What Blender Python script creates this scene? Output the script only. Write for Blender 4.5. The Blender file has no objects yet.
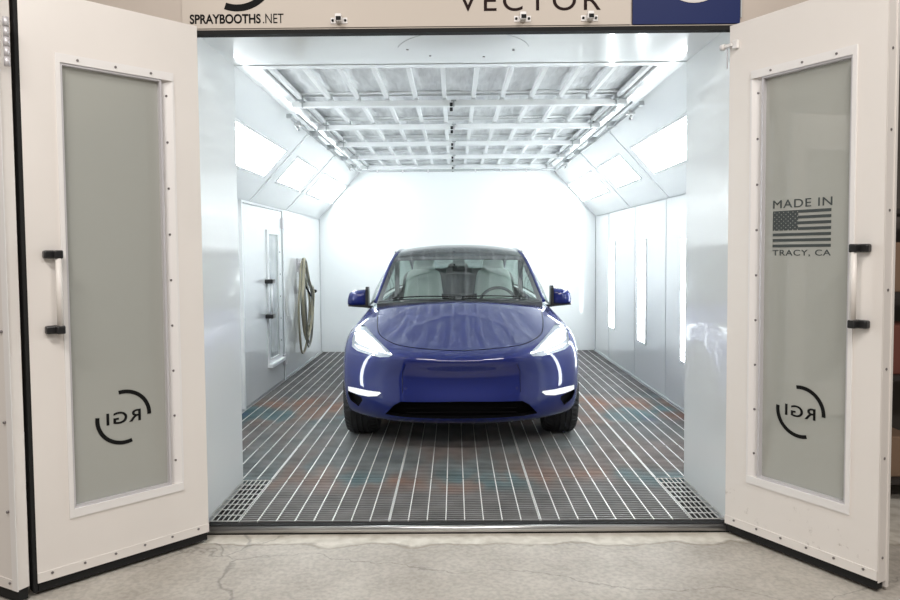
import bpy, bmesh, math, random
from mathutils import Vector, Matrix, geometry
from mathutils.bvhtree import BVHTree
random.seed(7)
S = bpy.context.scene
COL = S.collection
PI = math.pi

# ------------------------------------------------------------------ materials
def new_mat(name):
    m = bpy.data.materials.new(name); m.use_nodes = True
    return m, m.node_tree.nodes, m.node_tree.links, m.node_tree.nodes['Principled BSDF']

def pbr(name, col, rough=.5, metal=0., coat=0., emis=None, estr=0., spec=.5, coat_r=.03, bump=0., bscale=40., var=0., vscale=3.):
    m, N, L, b = new_mat(name)
    b.inputs['Base Color'].default_value = (*col, 1)
    b.inputs['Roughness'].default_value = rough
    b.inputs['Metallic'].default_value = metal
    b.inputs['Coat Weight'].default_value = coat
    b.inputs['Coat Roughness'].default_value = coat_r
    b.inputs['Specular IOR Level'].default_value = spec
    if emis:
        b.inputs['Emission Color'].default_value = (*emis, 1); b.inputs['Emission Strength'].default_value = estr
    if bump or var:
        g = N.new('ShaderNodeNewGeometry')
    if bump:
        n = N.new('ShaderNodeTexNoise'); n.inputs['Scale'].default_value = bscale; n.inputs['Detail'].default_value = 4
        L.new(g.outputs['Position'], n.inputs['Vector'])
        bp = N.new('ShaderNodeBump'); bp.inputs['Strength'].default_value = bump; bp.inputs['Distance'].default_value = .01
        L.new(n.outputs['Fac'], bp.inputs['Height']); L.new(bp.outputs['Normal'], b.inputs['Normal'])
    if var:
        n = N.new('ShaderNodeTexNoise'); n.inputs['Scale'].default_value = vscale; n.inputs['Detail'].default_value = 5
        L.new(g.outputs['Position'], n.inputs['Vector'])
        r = N.new('ShaderNodeValToRGB'); r.color_ramp.elements[0].position = .3; r.color_ramp.elements[1].position = .7
        r.color_ramp.elements[0].color = (*[c * (1 - var) for c in col], 1); r.color_ramp.elements[1].color = (*[min(1, c * (1 + var * .5)) for c in col], 1)
        L.new(n.outputs['Fac'], r.inputs['Fac']); L.new(r.outputs['Color'], b.inputs['Base Color'])
    return m

def glass(name, tint, gloss=.0, rough=.02, diff=None, dfac=0., ior=1.5):
    """thin pane: tinted see-through, Fresnel mirror on top, optional haze of film or dust"""
    m, N, L, b = new_mat(name); N.remove(b)
    out = N['Material Output']
    t = N.new('ShaderNodeBsdfTransparent'); t.inputs['Color'].default_value = (*tint, 1)
    src = t
    if diff:
        d = N.new('ShaderNodeBsdfDiffuse'); d.inputs['Color'].default_value = (*diff, 1)
        mx = N.new('ShaderNodeMixShader'); mx.inputs[0].default_value = dfac
        L.new(t.outputs[0], mx.inputs[1]); L.new(d.outputs[0], mx.inputs[2]); src = mx
    g = N.new('ShaderNodeBsdfGlossy'); g.inputs['Roughness'].default_value = rough
    f = N.new('ShaderNodeFresnel'); f.inputs['IOR'].default_value = ior
    ad = N.new('ShaderNodeMath'); ad.operation = 'ADD'; ad.inputs[1].default_value = gloss; ad.use_clamp = True
    L.new(f.outputs[0], ad.inputs[0])
    ge = N.new('ShaderNodeNewGeometry'); inv = N.new('ShaderNodeMath'); inv.operation = 'SUBTRACT'; inv.inputs[0].default_value = 1.; L.new(ge.outputs['Backfacing'], inv.inputs[1])
    fm = N.new('ShaderNodeMath'); fm.operation = 'MULTIPLY'; L.new(ad.outputs[0], fm.inputs[0]); L.new(inv.outputs[0], fm.inputs[1])   # mirror only on the outer skin of the pane
    mx2 = N.new('ShaderNodeMixShader'); L.new(fm.outputs[0], mx2.inputs[0]); L.new(src.outputs[0], mx2.inputs[1]); L.new(g.outputs[0], mx2.inputs[2])
    L.new(mx2.outputs[0], out.inputs['Surface'])
    return m

M = {}
M['white'] = pbr('white_booth_panel', (.88, .905, .91), .16, coat=.8, bump=.03, bscale=3.5)
M['white_flat'] = pbr('white_painted_steel', (.87, .89, .895), .4)
M['seam'] = pbr('panel_seam', (.42, .44, .45), .6)
M['beige'] = pbr('beige_outer_panel', (.50, .43, .37), .45, var=.06)
M['cream'] = pbr('cream_sign_face', (.54, .475, .41), .45)
M['door'] = pbr('off_white_door_paint', (.79, .745, .705), .33, coat=.2, var=.04, vscale=1.5)
M['trim'] = pbr('window_trim_white', (.80, .775, .76), .3)
M['rubber'] = pbr('black_rubber', (.006, .006, .006), .85)
M['blackplastic'] = pbr('black_plastic', (.015, .015, .016), .3)
M['ink'] = pbr('black_ink', (.006, .006, .006), .7, spec=.15)
M['inkbrown'] = pbr('dark_brown_ink', (.02, .009, .008), .7, spec=.15)
M['inkgrey'] = pbr('charcoal_film', (.065, .075, .075), .7, spec=.15)
M['blue'] = pbr('blue_sign', (.007, .017, .095), .5, spec=.2)
M['greydisc'] = pbr('light_grey_disc', (.6, .56, .54), .4)
M['screw'] = pbr('screw_head', (.22, .2, .2), .4, metal=.6)
M['steel'] = pbr('brushed_steel', (.62, .62, .62), .28, metal=.9)
M['hinge'] = pbr('hinge_steel', (.62, .60, .62), .4, metal=.3)
M['pipe'] = pbr('grey_conduit', (.40, .42, .43), .4, metal=.3)
M['filter'] = pbr('filter_media', (.80, .82, .825), .9, bump=1., bscale=9., var=.16, vscale=6.)
_nt = M['filter'].node_tree   # creases run lengthwise along the booth
for _n in [n for n in _nt.nodes if n.type == 'TEX_NOISE']:
    _l = _n.inputs['Vector'].links[0]; _s = _l.from_socket; _nt.links.remove(_l)
    _m = _nt.nodes.new('ShaderNodeMapping'); _m.inputs['Scale'].default_value = (3., .45, 1.); _n.inputs['Distortion'].default_value = .6
    _nt.links.new(_s, _m.inputs[0]); _nt.links.new(_m.outputs[0], _n.inputs['Vector'])
M['grate_bar'] = pbr('galvanised_bar', (.72, .72, .70), .4, metal=.2)
M['pit'] = pbr('dark_pit', (.025, .024, .024), .9, var=.3, vscale=8)
M['hose_tan'] = pbr('tan_air_hose', (.34, .31, .22), .5)
M['hose_grey'] = pbr('grey_air_hose', (.20, .20, .17), .5)
M['lamp'] = pbr('lamp_diffuser', (.9, .95, .95), .4, emis=(.93, .985, 1.), estr=15.5)
M['walllamp'] = pbr('wall_lamp_tube', (.9, .95, .95), .4, emis=(.93, 1., 1.), estr=14.)
M['doorglass'] = glass('door_window_glass', (.72, .73, .70), gloss=.04, diff=(.56, .57, .53), dfac=.62)
M['boothglass'] = glass('booth_door_glass', (.75, .8, .8), gloss=.05, diff=(.6, .65, .66), dfac=.35)
M['windshield'] = glass('windshield_glass', (.76, .82, .79), gloss=.10, ior=1.55)
M['sideglass'] = glass('side_glass', (.7, .74, .73), gloss=.03)
M['roofglass'] = glass('roof_glass', (.35, .38, .38), gloss=.09, ior=1.6)
M['frit'] = pbr('windshield_black_border', (.01, .012, .013), .06, coat=1.)
M['tyre'] = pbr('tyre_rubber', (.022, .022, .023), .65)
M['rim'] = pbr('dark_rim', (.08, .08, .085), .35, metal=.7)
M['chrome'] = pbr('bright_chrome', (.85, .87, .9), .12, metal=.9)
M['seat'] = pbr('white_seat_upholstery', (.82, .84, .82), .5)
M['cabin'] = pbr('dark_cabin_trim', (.035, .037, .038), .6)
M['dash'] = pbr('grey_dashboard', (.10, .105, .105), .6)
M['headliner'] = pbr('grey_headliner', (.42, .44, .42), .8)
M['screen'] = pbr('black_screen', (.01, .011, .012), .1)
M['mirrorglass'] = pbr('mirror_glass', (.8, .82, .84), .03, metal=1.)
M['lampshell'] = pbr('headlamp_reflector', (.50, .52, .55), .3, metal=.0)
M['led'] = pbr('headlamp_led', (1, 1, 1), .3, emis=(1., .99, .97), estr=1.5)
M['foglens'] = pbr('fog_lamp_lens', (.9, .92, .94), .15, coat=.5, emis=(1, 1, 1), estr=.25)
M['lens'] = glass('headlamp_lens', (.93, .95, .97), gloss=.10)
M['intake'] = pbr('black_intake', (.004, .004, .005), .7, spec=.1)
M['cardboard'] = pbr('brown_cardboard', (.22, .14, .09), .8)
M['shelf'] = pbr('dark_shelf_steel', (.03, .024, .022), .6)
M['label'] = pbr('white_paper', (.6, .6, .62), .7)
M['shopwall'] = pbr('dark_shop_wall', (.10, .085, .075), .8, var=.2)
M['redbin'] = pbr('red_brown_bin', (.16, .05, .035), .6)

# car paint
def paint():
    m, N, L, b = new_mat('deep_blue_metallic_paint')
    b.inputs['Base Color'].default_value = (.002, .010, .12, 1)
    b.inputs['Metallic'].default_value = .25; b.inputs['Roughness'].default_value = .42
    b.inputs['Coat Weight'].default_value = 1.; b.inputs['Coat Roughness'].default_value = .015
    b.inputs['Coat IOR'].default_value = 1.62
    b.inputs['Specular IOR Level'].default_value = .15
    return m
M['paint'] = paint()

def grate_rods():
    m, N, L, b = new_mat('oversprayed_grate_rods')
    g = N.new('ShaderNodeNewGeometry'); sep = N.new('ShaderNodeSeparateXYZ'); L.new(g.outputs['Position'], sep.inputs[0])
    base = (.165, .162, .16, 1)
    n = N.new('ShaderNodeTexNoise'); n.inputs['Scale'].default_value = 1.1; n.inputs['Detail'].default_value = 3
    mp = N.new('ShaderNodeMapping'); mp.inputs['Scale'].default_value = (1.7, .8, 1); L.new(g.outputs['Position'], mp.inputs[0]); L.new(mp.outputs[0], n.inputs['Vector'])
    cr = N.new('ShaderNodeValToRGB'); e = cr.color_ramp.elements
    e[0].position = .36; e[0].color = (.055, .15, .17, 1); e[1].position = .64; e[1].color = (.30, .14, .085, 1)
    k = e.new(.45); k.color = (.12, .19, .20, 1); k = e.new(.5); k.color = (.21, .18, .16, 1); k = e.new(.56); k.color = (.26, .16, .12, 1); k = e.new(.30); k.color = (.05, .10, .26, 1)
    L.new(n.outputs['Fac'], cr.inputs['Fac'])
    # wobbling bands of overspray across the floor
    n2 = N.new('ShaderNodeTexNoise'); n2.inputs['Scale'].default_value = 1.4; L.new(g.outputs['Position'], n2.inputs['Vector'])
    wob = N.new('ShaderNodeMath'); wob.operation = 'MULTIPLY_ADD'; wob.inputs[1].default_value = .9; L.new(n2.outputs['Fac'], wob.inputs[0]); L.new(sep.outputs['Y'], wob.inputs[2])
    band = N.new('ShaderNodeValToRGB'); mr = N.new('ShaderNodeMapRange'); mr.inputs[1].default_value = 4.0; mr.inputs[2].default_value = 9.0
    L.new(wob.outputs[0], mr.inputs[0]); L.new(mr.outputs[0], band.inputs['Fac'])
    be = band.color_ramp.elements
    def Y(y): return (y + .45 - 4.) / 5.
    be[0].position = Y(4.35); be[0].color = (0, 0, 0, 1); be[1].position = Y(4.66); be[1].color = (.75, .75, .75, 1)
    for y, v in ((4.95, .25), (6.1, .1), (6.55, .85), (7.05, .9), (7.5, .1), (8.3, 0)):
        q = be.new(Y(y)); q.color = (v, v, v, 1)
    mx = N.new('ShaderNodeMix'); mx.data_type = 'RGBA'; L.new(band.outputs['Color'], mx.inputs[0]); mx.inputs[6].default_value = base; L.new(cr.outputs['Color'], mx.inputs[7])
    n3 = N.new('ShaderNodeTexNoise'); n3.inputs['Scale'].default_value = 5; n3.inputs['Detail'].default_value = 4; L.new(g.outputs['Position'], n3.inputs['Vector'])
    mr3 = N.new('ShaderNodeMapRange'); mr3.inputs[1].default_value = .3; mr3.inputs[2].default_value = .7; mr3.inputs[3].default_value = .75; mr3.inputs[4].default_value = 1.25; L.new(n3.outputs['Fac'], mr3.inputs[0])
    ml = N.new('ShaderNodeMix'); ml.data_type = 'RGBA'; ml.blend_type = 'MULTIPLY'; ml.inputs[0].default_value = 1; L.new(mx.outputs[2], ml.inputs[6]); L.new(mr3.outputs[0], ml.inputs[7])
    L.new(ml.outputs[2], b.inputs['Base Color'])
    b.inputs['Roughness'].default_value = .55
    return m
M['rods'] = grate_rods()

def concrete():
    m, N, L, b = new_mat('worn_concrete')
    g = N.new('ShaderNodeNewGeometry'); P = g.outputs['Position']
    def noise(sc, det=6, dist=0.):
        n = N.new('ShaderNodeTexNoise'); n.inputs['Scale'].default_value = sc; n.inputs['Detail'].default_value = det; n.inputs['Distortion'].default_value = dist
        L.new(P, n.inputs['Vector']); return n.outputs['Fac']
    r1 = N.new('ShaderNodeValToRGB'); r1.color_ramp.elements[0].position = .32; r1.color_ramp.elements[0].color = (.385, .35, .305, 1); r1.color_ramp.elements[1].position = .68; r1.color_ramp.elements[1].color = (.50, .465, .415, 1)
    L.new(noise(3.1, 12), r1.inputs['Fac'])
    r2 = N.new('ShaderNodeValToRGB'); r2.color_ramp.elements[0].position = .35; r2.color_ramp.elements[0].color = (.86, .86, .86, 1); r2.color_ramp.elements[1].position = .62; r2.color_ramp.elements[1].color = (1.08, 1.08, 1.08, 1)
    L.new(noise(45, 8), r2.inputs['Fac'])
    ml = N.new('ShaderNodeMix'); ml.data_type = 'RGBA'; ml.blend_type = 'MULTIPLY'; ml.inputs[0].default_value = 1.; L.new(r1.outputs[0], ml.inputs[6]); L.new(r2.outputs[0], ml.inputs[7])
    # pale grout repair along the booth sill (ragged edge)
    sep = N.new('ShaderNodeSeparateXYZ'); L.new(P, sep.inputs[0])
    wob = N.new('ShaderNodeMath'); wob.operation = 'MULTIPLY_ADD'; wob.inputs[1].default_value = .22; L.new(noise(4.5, 5), wob.inputs[0]); L.new(sep.outputs['Y'], wob.inputs[2])
    st = N.new('ShaderNodeMapRange'); st.inputs[1].default_value = 3.835; st.inputs[2].default_value = 3.86; L.new(wob.outputs[0], st.inputs[0])
    m2 = N.new('ShaderNodeMix'); m2.data_type = 'RGBA'; L.new(st.outputs[0], m2.inputs[0]); L.new(ml.outputs[2], m2.inputs[6])
    r3 = N.new('ShaderNodeValToRGB'); r3.color_ramp.elements[0].position = .3; r3.color_ramp.elements[0].color = (.49, .45, .385, 1); r3.color_ramp.elements[1].position = .6; r3.color_ramp.elements[1].color = (.66, .62, .55, 1)
    L.new(noise(14, 6), r3.inputs['Fac']); L.new(r3.outputs[0], m2.inputs[7])
    edge = N.new('ShaderNodeValToRGB'); ee = edge.color_ramp.elements
    mr = N.new('ShaderNodeMapRange'); mr.inputs[1].default_value = 3.82; mr.inputs[2].default_value = 3.86; L.new(wob.outputs[0], mr.inputs[0]); L.new(mr.outputs[0], edge.inputs['Fac'])
    ee[0].position = 0.; ee[0].color = (1, 1, 1, 1); ee[1].position = 1; ee[1].color = (1, 1, 1, 1); q = ee.new(.4); q.color = (.74, .72, .68, 1)
    m3 = N.new('ShaderNodeMix'); m3.data_type = 'RGBA'; m3.blend_type = 'MULTIPLY'; m3.inputs[0].default_value = 1.; L.new(m2.outputs[2], m3.inputs[6]); L.new(edge.outputs[0], m3.inputs[7])
    # hairline cracks
    v = N.new('ShaderNodeTexVoronoi'); v.feature = 'DISTANCE_TO_EDGE'; v.inputs['Scale'].default_value = .62
    nz = N.new('ShaderNodeTexNoise'); nz.inputs['Scale'].default_value = 2.6; nz.inputs['Detail'].default_value = 6; L.new(P, nz.inputs['Vector'])
    va = N.new('ShaderNodeVectorMath'); va.operation = 'MULTIPLY_ADD'; va.inputs[1].default_value = (.55, .55, 0); L.new(nz.outputs['Color'], va.inputs[0]); L.new(P, va.inputs[2]); mpv = N.new('ShaderNodeMapping'); mpv.inputs['Scale'].default_value = (.5, 1.15, 1); mpv.inputs['Location'].default_value = (.3, .35, 0); L.new(va.outputs[0], mpv.inputs[0]); L.new(mpv.outputs[0], v.inputs['Vector'])
    cr = N.new('ShaderNodeMapRange'); cr.inputs[1].default_value = .001; cr.inputs[2].default_value = .004; cr.inputs[3].default_value = .68; cr.inputs[4].default_value = 1.; L.new(v.outputs['Distance'], cr.inputs[0])
    m4 = N.new('ShaderNodeMix'); m4.data_type = 'RGBA'; m4.blend_type = 'MULTIPLY'; m4.inputs[0].default_value = 1.; L.new(m3.outputs[2], m4.inputs[6]); L.new(cr.outputs[0], m4.inputs[7])
    L.new(m4.outputs[2], b.inputs['Base Color']); b.inputs['Roughness'].default_value = .6
    bp = N.new('ShaderNodeBump'); bp.inputs['Strength'].default_value = .35; bp.inputs['Distance'].default_value = .01; L.new(noise(30, 8), bp.inputs['Height']); L.new(bp.outputs[0], b.inputs['Normal'])
    return m
M['concrete'] = concrete()

def door_paint_scuffed():
    m, N, L, b = new_mat('scuffed_door_paint')
    g = N.new('ShaderNodeNewGeometry'); P = g.outputs['Position']; sep = N.new('ShaderNodeSeparateXYZ'); L.new(P, sep.inputs[0])
    n = N.new('ShaderNodeTexNoise'); n.inputs['Scale'].default_value = 26; n.inputs['Detail'].default_value = 5; n.inputs['Roughness'].default_value = .7; L.new(P, n.inputs['Vector'])
    t = N.new('ShaderNodeMapRange'); t.inputs[1].default_value = .60; t.inputs[2].default_value = .72; L.new(n.outputs['Fac'], t.inputs[0])
    n2 = N.new('ShaderNodeTexNoise'); n2.inputs['Scale'].default_value = 4.; L.new(P, n2.inputs['Vector'])
    t2 = N.new('ShaderNodeMapRange'); t2.inputs[1].default_value = .48; t2.inputs[2].default_value = .62; L.new(n2.outputs['Fac'], t2.inputs[0])
    lo = N.new('ShaderNodeMapRange'); lo.inputs[1].default_value = .30; lo.inputs[2].default_value = .12; L.new(sep.outputs['Z'], lo.inputs[0])
    a = N.new('ShaderNodeMath'); a.operation = 'MULTIPLY'; L.new(t.outputs[0], a.inputs[0]); L.new(t2.outputs[0], a.inputs[1])
    c = N.new('ShaderNodeMath'); c.operation = 'MULTIPLY'; L.new(a.outputs[0], c.inputs[0]); L.new(lo.outputs[0], c.inputs[1])
    mx = N.new('ShaderNodeMix'); mx.data_type = 'RGBA'; L.new(c.outputs[0], mx.inputs[0]); mx.inputs[6].default_value = (.79, .745, .705, 1); mx.inputs[7].default_value = (.38, .33, .29, 1)
    L.new(mx.outputs[2], b.inputs['Base Color']); b.inputs['Roughness'].default_value = .33; b.inputs['Coat Weight'].default_value = .2
    return m
M['doorscuff'] = door_paint_scuffed()

# ------------------------------------------------------------------ helpers
def tag(o, label=None, cat=None, group=None, kind=None):
    if label: o['label'] = label
    if cat: o['category'] = cat
    if group: o['group'] = group
    if kind: o['kind'] = kind
    return o

def empty(name, loc, rz=0., label=None, cat=None, group=None, kind=None):
    o = bpy.data.objects.new(name, None); COL.objects.link(o); o.location = loc; o.rotation_euler = (0, 0, rz)
    o.empty_display_size = .1
    return tag(o, label, cat, group, kind)

def link_mesh(name, me, mats, parent=None, loc=None):
    if not isinstance(mats, (list, tuple)): mats = [mats]
    if len(me.materials) == 0:
        for m in mats: me.materials.append(m)
    o = bpy.data.objects.new(name, me); COL.objects.link(o)
    if parent: o.parent = parent
    if loc: o.location = loc
    return o

def obj(name, bm, mats, parent=None, loc=None, smooth=None):
    me = bpy.data.meshes.new(name); bm.normal_update(); bm.to_mesh(me); bm.free()
    if smooth is not None:
        for p in me.polygons: p.use_smooth = True
        if smooth < PI: me.set_sharp_from_angle(angle=smooth)
    return link_mesh(name, me, mats, parent, loc)

def BM(): return bmesh.new()

def box(bm, x0, x1, y0, y1, z0, z1, mi=0, bev=0.):
    vs = [bm.verts.new(p) for p in ((x0, y0, z0), (x1, y0, z0), (x1, y1, z0), (x0, y1, z0), (x0, y0, z1), (x1, y0, z1), (x1, y1, z1), (x0, y1, z1))]
    fs = []
    for q in ((0, 3, 2, 1), (4, 5, 6, 7), (0, 1, 5, 4), (1, 2, 6, 5), (2, 3, 7, 6), (3, 0, 4, 7)):
        f = bm.faces.new([vs[i] for i in q]); f.material_index = mi; fs.append(f)
    if bev:
        es = list({e for f in fs for e in f.edges})
        r = bmesh.ops.bevel(bm, geom=es, offset=bev, segments=2, profile=.5, affect='EDGES')
        for f in r['faces']: f.material_index = mi
    return bm

def bx(*a, **k): return box(BM(), *a, **k)

def prism(bm, pts, axis, a0, a1, mi=0):
    """closed outline pts (2D) extruded along an axis: 'x' -> pts=(y,z), 'y' -> (x,z), 'z' -> (x,y)"""
    def P(p, a): return {'x': (a, p[0], p[1]), 'y': (p[0], a, p[1]), 'z': (p[0], p[1], a)}[axis]
    v0 = [bm.verts.new(P(p, a0)) for p in pts]; v1 = [bm.verts.new(P(p, a1)) for p in pts]
    n = len(pts); fs = [bm.faces.new(v0), bm.faces.new(v1[::-1])]
    for i in range(n): fs.append(bm.faces.new((v0[i], v1[i], v1[(i + 1) % n], v0[(i + 1) % n])))
    for f in fs: f.material_index = mi
    bmesh.ops.recalc_face_normals(bm, faces=fs)
    return bm

def tube(bm, pts, r, seg=8, mi=0, closed=False, caps=True):
    pts = [Vector(p) for p in pts]; n = len(pts); rings = []
    if not hasattr(r, '__len__'): r = [r] * n
    up = None
    for i, p in enumerate(pts):
        if closed: t = (pts[(i + 1) % n] - pts[i - 1])
        else: t = pts[min(i + 1, n - 1)] - pts[max(i - 1, 0)]
        t.normalize()
        if up is None:
            up = Vector((0, 0, 1)) if abs(t.z) < .9 else Vector((1, 0, 0))
        a = t.cross(up); a.normalize(); b = a.cross(t); up = b
        rings.append([bm.verts.new(p + (a * math.cos(2 * PI * k / seg) + b * math.sin(2 * PI * k / seg)) * r[i]) for k in range(seg)])
    for i in range(n if closed else n - 1):
        A, B = rings[i], rings[(i + 1) % n]
        for k in range(seg):
            f = bm.faces.new((A[k], A[(k + 1) % seg], B[(k + 1) % seg], B[k])); f.material_index = mi; f.smooth = True
    if caps and not closed:
        for R_ in (rings[0], rings[-1]):
            f = bm.faces.new(R_); f.material_index = mi
    bmesh.ops.recalc_face_normals(bm, faces=bm.faces[:])
    return bm

def cyl(bm, p0, p1, r, seg=16, mi=0): return tube(bm, [p0, p1], r, seg, mi)

def catmull(pts, n=8, closed=False):
    P = [Vector(p) for p in pts]; out = []
    m = len(P)
    rng = range(m if closed else m - 1)
    for i in rng:
        if closed: a, b, c, d = P[(i - 1) % m], P[i], P[(i + 1) % m], P[(i + 2) % m]
        else: a, b, c, d = P[max(i - 1, 0)], P[i], P[i + 1], P[min(i + 2, m - 1)]
        for k in range(n):
            t = k / n
            out.append(.5 * ((2 * b) + (c - a) * t + (2 * a - 5 * b + 4 * c - d) * t * t + (3 * b - a - 3 * c + d) * t ** 3))
    if not closed: out.append(P[-1])
    return out

def arc_band(bm, cx, cz, R, th, a0, a1, y0, y1, mi=0, n=32, mirror=False):
    """flat curved stroke in the x-z plane"""
    sx = -1 if mirror else 1
    vs = []
    for i in range(n + 1):
        a = math.radians(a0 + (a1 - a0) * i / n)
        row = []
        for rr in (R - th / 2, R + th / 2):
            for y in (y0, y1):
                row.append(bm.verts.new((cx + sx * rr * math.cos(a), y, cz + rr * math.sin(a))))
        vs.append(row)
    for i in range(n):
        a, b = vs[i], vs[i + 1]
        for q in ((0, 1), (1, 3), (3, 2), (2, 0)):
            bm.faces.new((a[q[0]], a[q[1]], b[q[1]], b[q[0]]))
    bm.faces.new((vs[0][0], vs[0][1], vs[0][3], vs[0][2])); bm.faces.new((vs[-1][0], vs[-1][1], vs[-1][3], vs[-1][2]))
    bmesh.ops.recalc_face_normals(bm, faces=bm.faces[:])
    return bm

def text_mesh(name, body, x0, x1, z0, z1, y, mat, parent=None, mirror=False, facing=-1, weight=0., thick=.0015, spacing=1.):
    """writing in the x-z plane, fitted to the box x0..x1, z0..z1, read from the -Y side (facing -1) or +Y side"""
    cu = bpy.data.curves.new(name, 'FONT'); cu.body = body; cu.size = 1.; cu.offset = weight; cu.extrude = 0.; cu.space_character = spacing
    tmp = bpy.data.objects.new(name + '_tmp', cu); COL.objects.link(tmp)
    dg = bpy.context.evaluated_depsgraph_get(); me = bpy.data.meshes.new_from_object(tmp.evaluated_get(dg))
    bpy.data.objects.remove(tmp); bpy.data.curves.remove(cu)
    bm = BM(); bm.from_mesh(me); bpy.data.meshes.remove(me)
    bmesh.ops.remove_doubles(bm, verts=bm.verts, dist=1e-5)
    xs = [v.co.x for v in bm.verts]; ys = [v.co.y for v in bm.verts]
    ax, bx_, ay, by = min(xs), max(xs), min(ys), max(ys)
    g = bmesh.ops.extrude_face_region(bm, geom=bm.faces[:])
    ex = {v for v in g['geom'] if isinstance(v, bmesh.types.BMVert)}
    for v in bm.verts:
        u = (v.co.x - ax) / (bx_ - ax); w = (v.co.y - ay) / (by - ay)
        flip = mirror ^ (facing > 0)
        if flip: u = 1 - u
        v.co = Vector((x0 + (x1 - x0) * u, y + (facing * thick if v in ex else 0.), z0 + (z1 - z0) * w))
    bmesh.ops.recalc_face_normals(bm, faces=bm.faces[:])
    return obj(name, bm, mat, parent)

def copy_tree(o, parent=None):
    c = o.copy(); COL.objects.link(c)
    if parent: c.parent = parent
    for ch in list(o.children): copy_tree(ch, c)
    return c

ORD = ['first', 'second', 'third', 'fourth', 'fifth', 'sixth', 'seventh', 'eighth', 'ninth', 'tenth']

# ------------------------------------------------------------------ booth dimensions
XL, XR = -2.02, 2.11           # side walls
CL, CR = -1.40, 1.49           # flat ceiling / opening sides
YF, YV, YB = 3.93, 4.66, 10.80  # sill, end of the entrance bay, back wall
ZC, ZW = 2.685, 2.0            # ceiling, top of side walls
GZ = -.06                      # shop floor

def struct(name, bm, mat, label, cat):
    return tag(obj(name, bm, mat), label, cat, kind='structure')

# shop floor and pit
struct('floor', bx(-7, 7, -5, YF - .02, GZ - .1, GZ), M['concrete'], 'worn grey concrete shop floor with hairline cracks in front of the booth', 'floor')
struct('floor_side', box(bx(-7, XL - .15, YF - .02, 12, GZ - .1, GZ), XR + .15, 7, YF - .02, 12, GZ - .1, GZ), M['concrete'], 'concrete shop floor running back on both sides outside the booth', 'floor')
struct('floor_pit', bx(XL - .05, XR + .05, YF - .02, YB + .05, -.14, -.0365), M['pit'], 'dark exhaust pit under the steel floor grating', 'floor')
# side walls / back wall
T = .06
struct('wall_left', bx(XL - T, XL, YV, YB + T, -.1, ZW), M['white'], 'glossy white left side wall of the spray booth', 'wall')
struct('wall_right', bx(XR, XR + T, YV, YB + T, -.1, ZW), M['white'], 'glossy white right side wall of the spray booth', 'wall')
struct('wall_back', bx(XL - T, XR + T, YB, YB + T, -.1, ZC + .2), M['white'], 'bright white end wall behind the blue car', 'wall')
def slope(side):
    bm = BM()
    if side < 0: pts = [(CL, ZC), (XL, ZW), (XL - T, ZW), (XL - T, ZC + .15), (CL, ZC + .15)]
    else: pts = [(CR, ZC), (XR, ZW), (XR + T, ZW), (XR + T, ZC + .15), (CR, ZC + .15)]
    return prism(bm, pts, 'y', YV, YB + T)
struct('wall_left_slope', slope(-1), M['white'], 'sloping white panel above the left wall holding the light fixtures', 'wall')
struct('wall_right_slope', slope(1), M['white'], 'sloping white panel above the right wall holding the light fixtures', 'wall')
# entrance bay: thick white jambs and lintel
struct('wall_jamb_left', bx(XL - T, CL, YF, YV, -.1, ZC), M['white'], 'glossy white left jamb panel at the booth entrance', 'wall')
struct('wall_jamb_right', bx(CR, XR + T, YF, YV, -.1, ZC), M['white'], 'glossy white right jamb panel at the booth entrance', 'wall')
struct('ceiling_entrance', bx(XL - T, XR + T, YF, YV, ZC, ZC + .15), M['white'], 'flat white ceiling panel just inside the entrance', 'ceiling')
# ceiling frame around the filters
FX0, FX1, FY0, FY1 = -1.245, 1.335, 4.76, 10.45
bm = BM()
box(bm, CL, CR, YV, FY0, ZC, ZC + .15); box(bm, CL, CR, FY1, YB, ZC, ZC + .15)
box(bm, CL, FX0, FY0, FY1, ZC, ZC + .15); box(bm, FX1, CR, FY0, FY1, ZC, ZC + .15)
struct('ceiling', bm, M['white'], 'white steel ceiling border around the filter bank', 'ceiling')
struct('ceiling_plenum', bx(XL - T, XR + T, YV, YB + T, ZC + .15, ZC + .2), M['white_flat'], 'closed plenum top above the ceiling filters', 'ceiling')
# outer skin of the booth front
struct('wall_front_left', bx(-2.25, CL - .02, YF - .04, YF, GZ, 2.66), M['beige'], 'beige outer booth wall behind the open left door', 'wall')
struct('wall_front_right', bx(CR + .03, 2.3, YF - .04, YF, GZ, 2.66), M['beige'], 'beige outer booth wall behind the open right door', 'wall')
struct('wall_header', bx(-2.6, 2.6, YF - .03, YF, 2.680, 3.5), M['beige'], 'beige outer booth wall above the entrance', 'wall')
bm = bx(CL - .05, CR + .06, YF - .045, YF + .01, 2.650, 2.672)
struct('trim_header_gasket', bm, M['rubber'], 'black rubber gasket strip along the top of the booth opening', 'trim')
bm = bx(CL - .05, CR + .06, YF - .036, YF - .03, 2.672, 2.680)
struct('trim_header_lip', bm, M['cream'], 'thin metal lip above the black gasket', 'trim')
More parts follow.
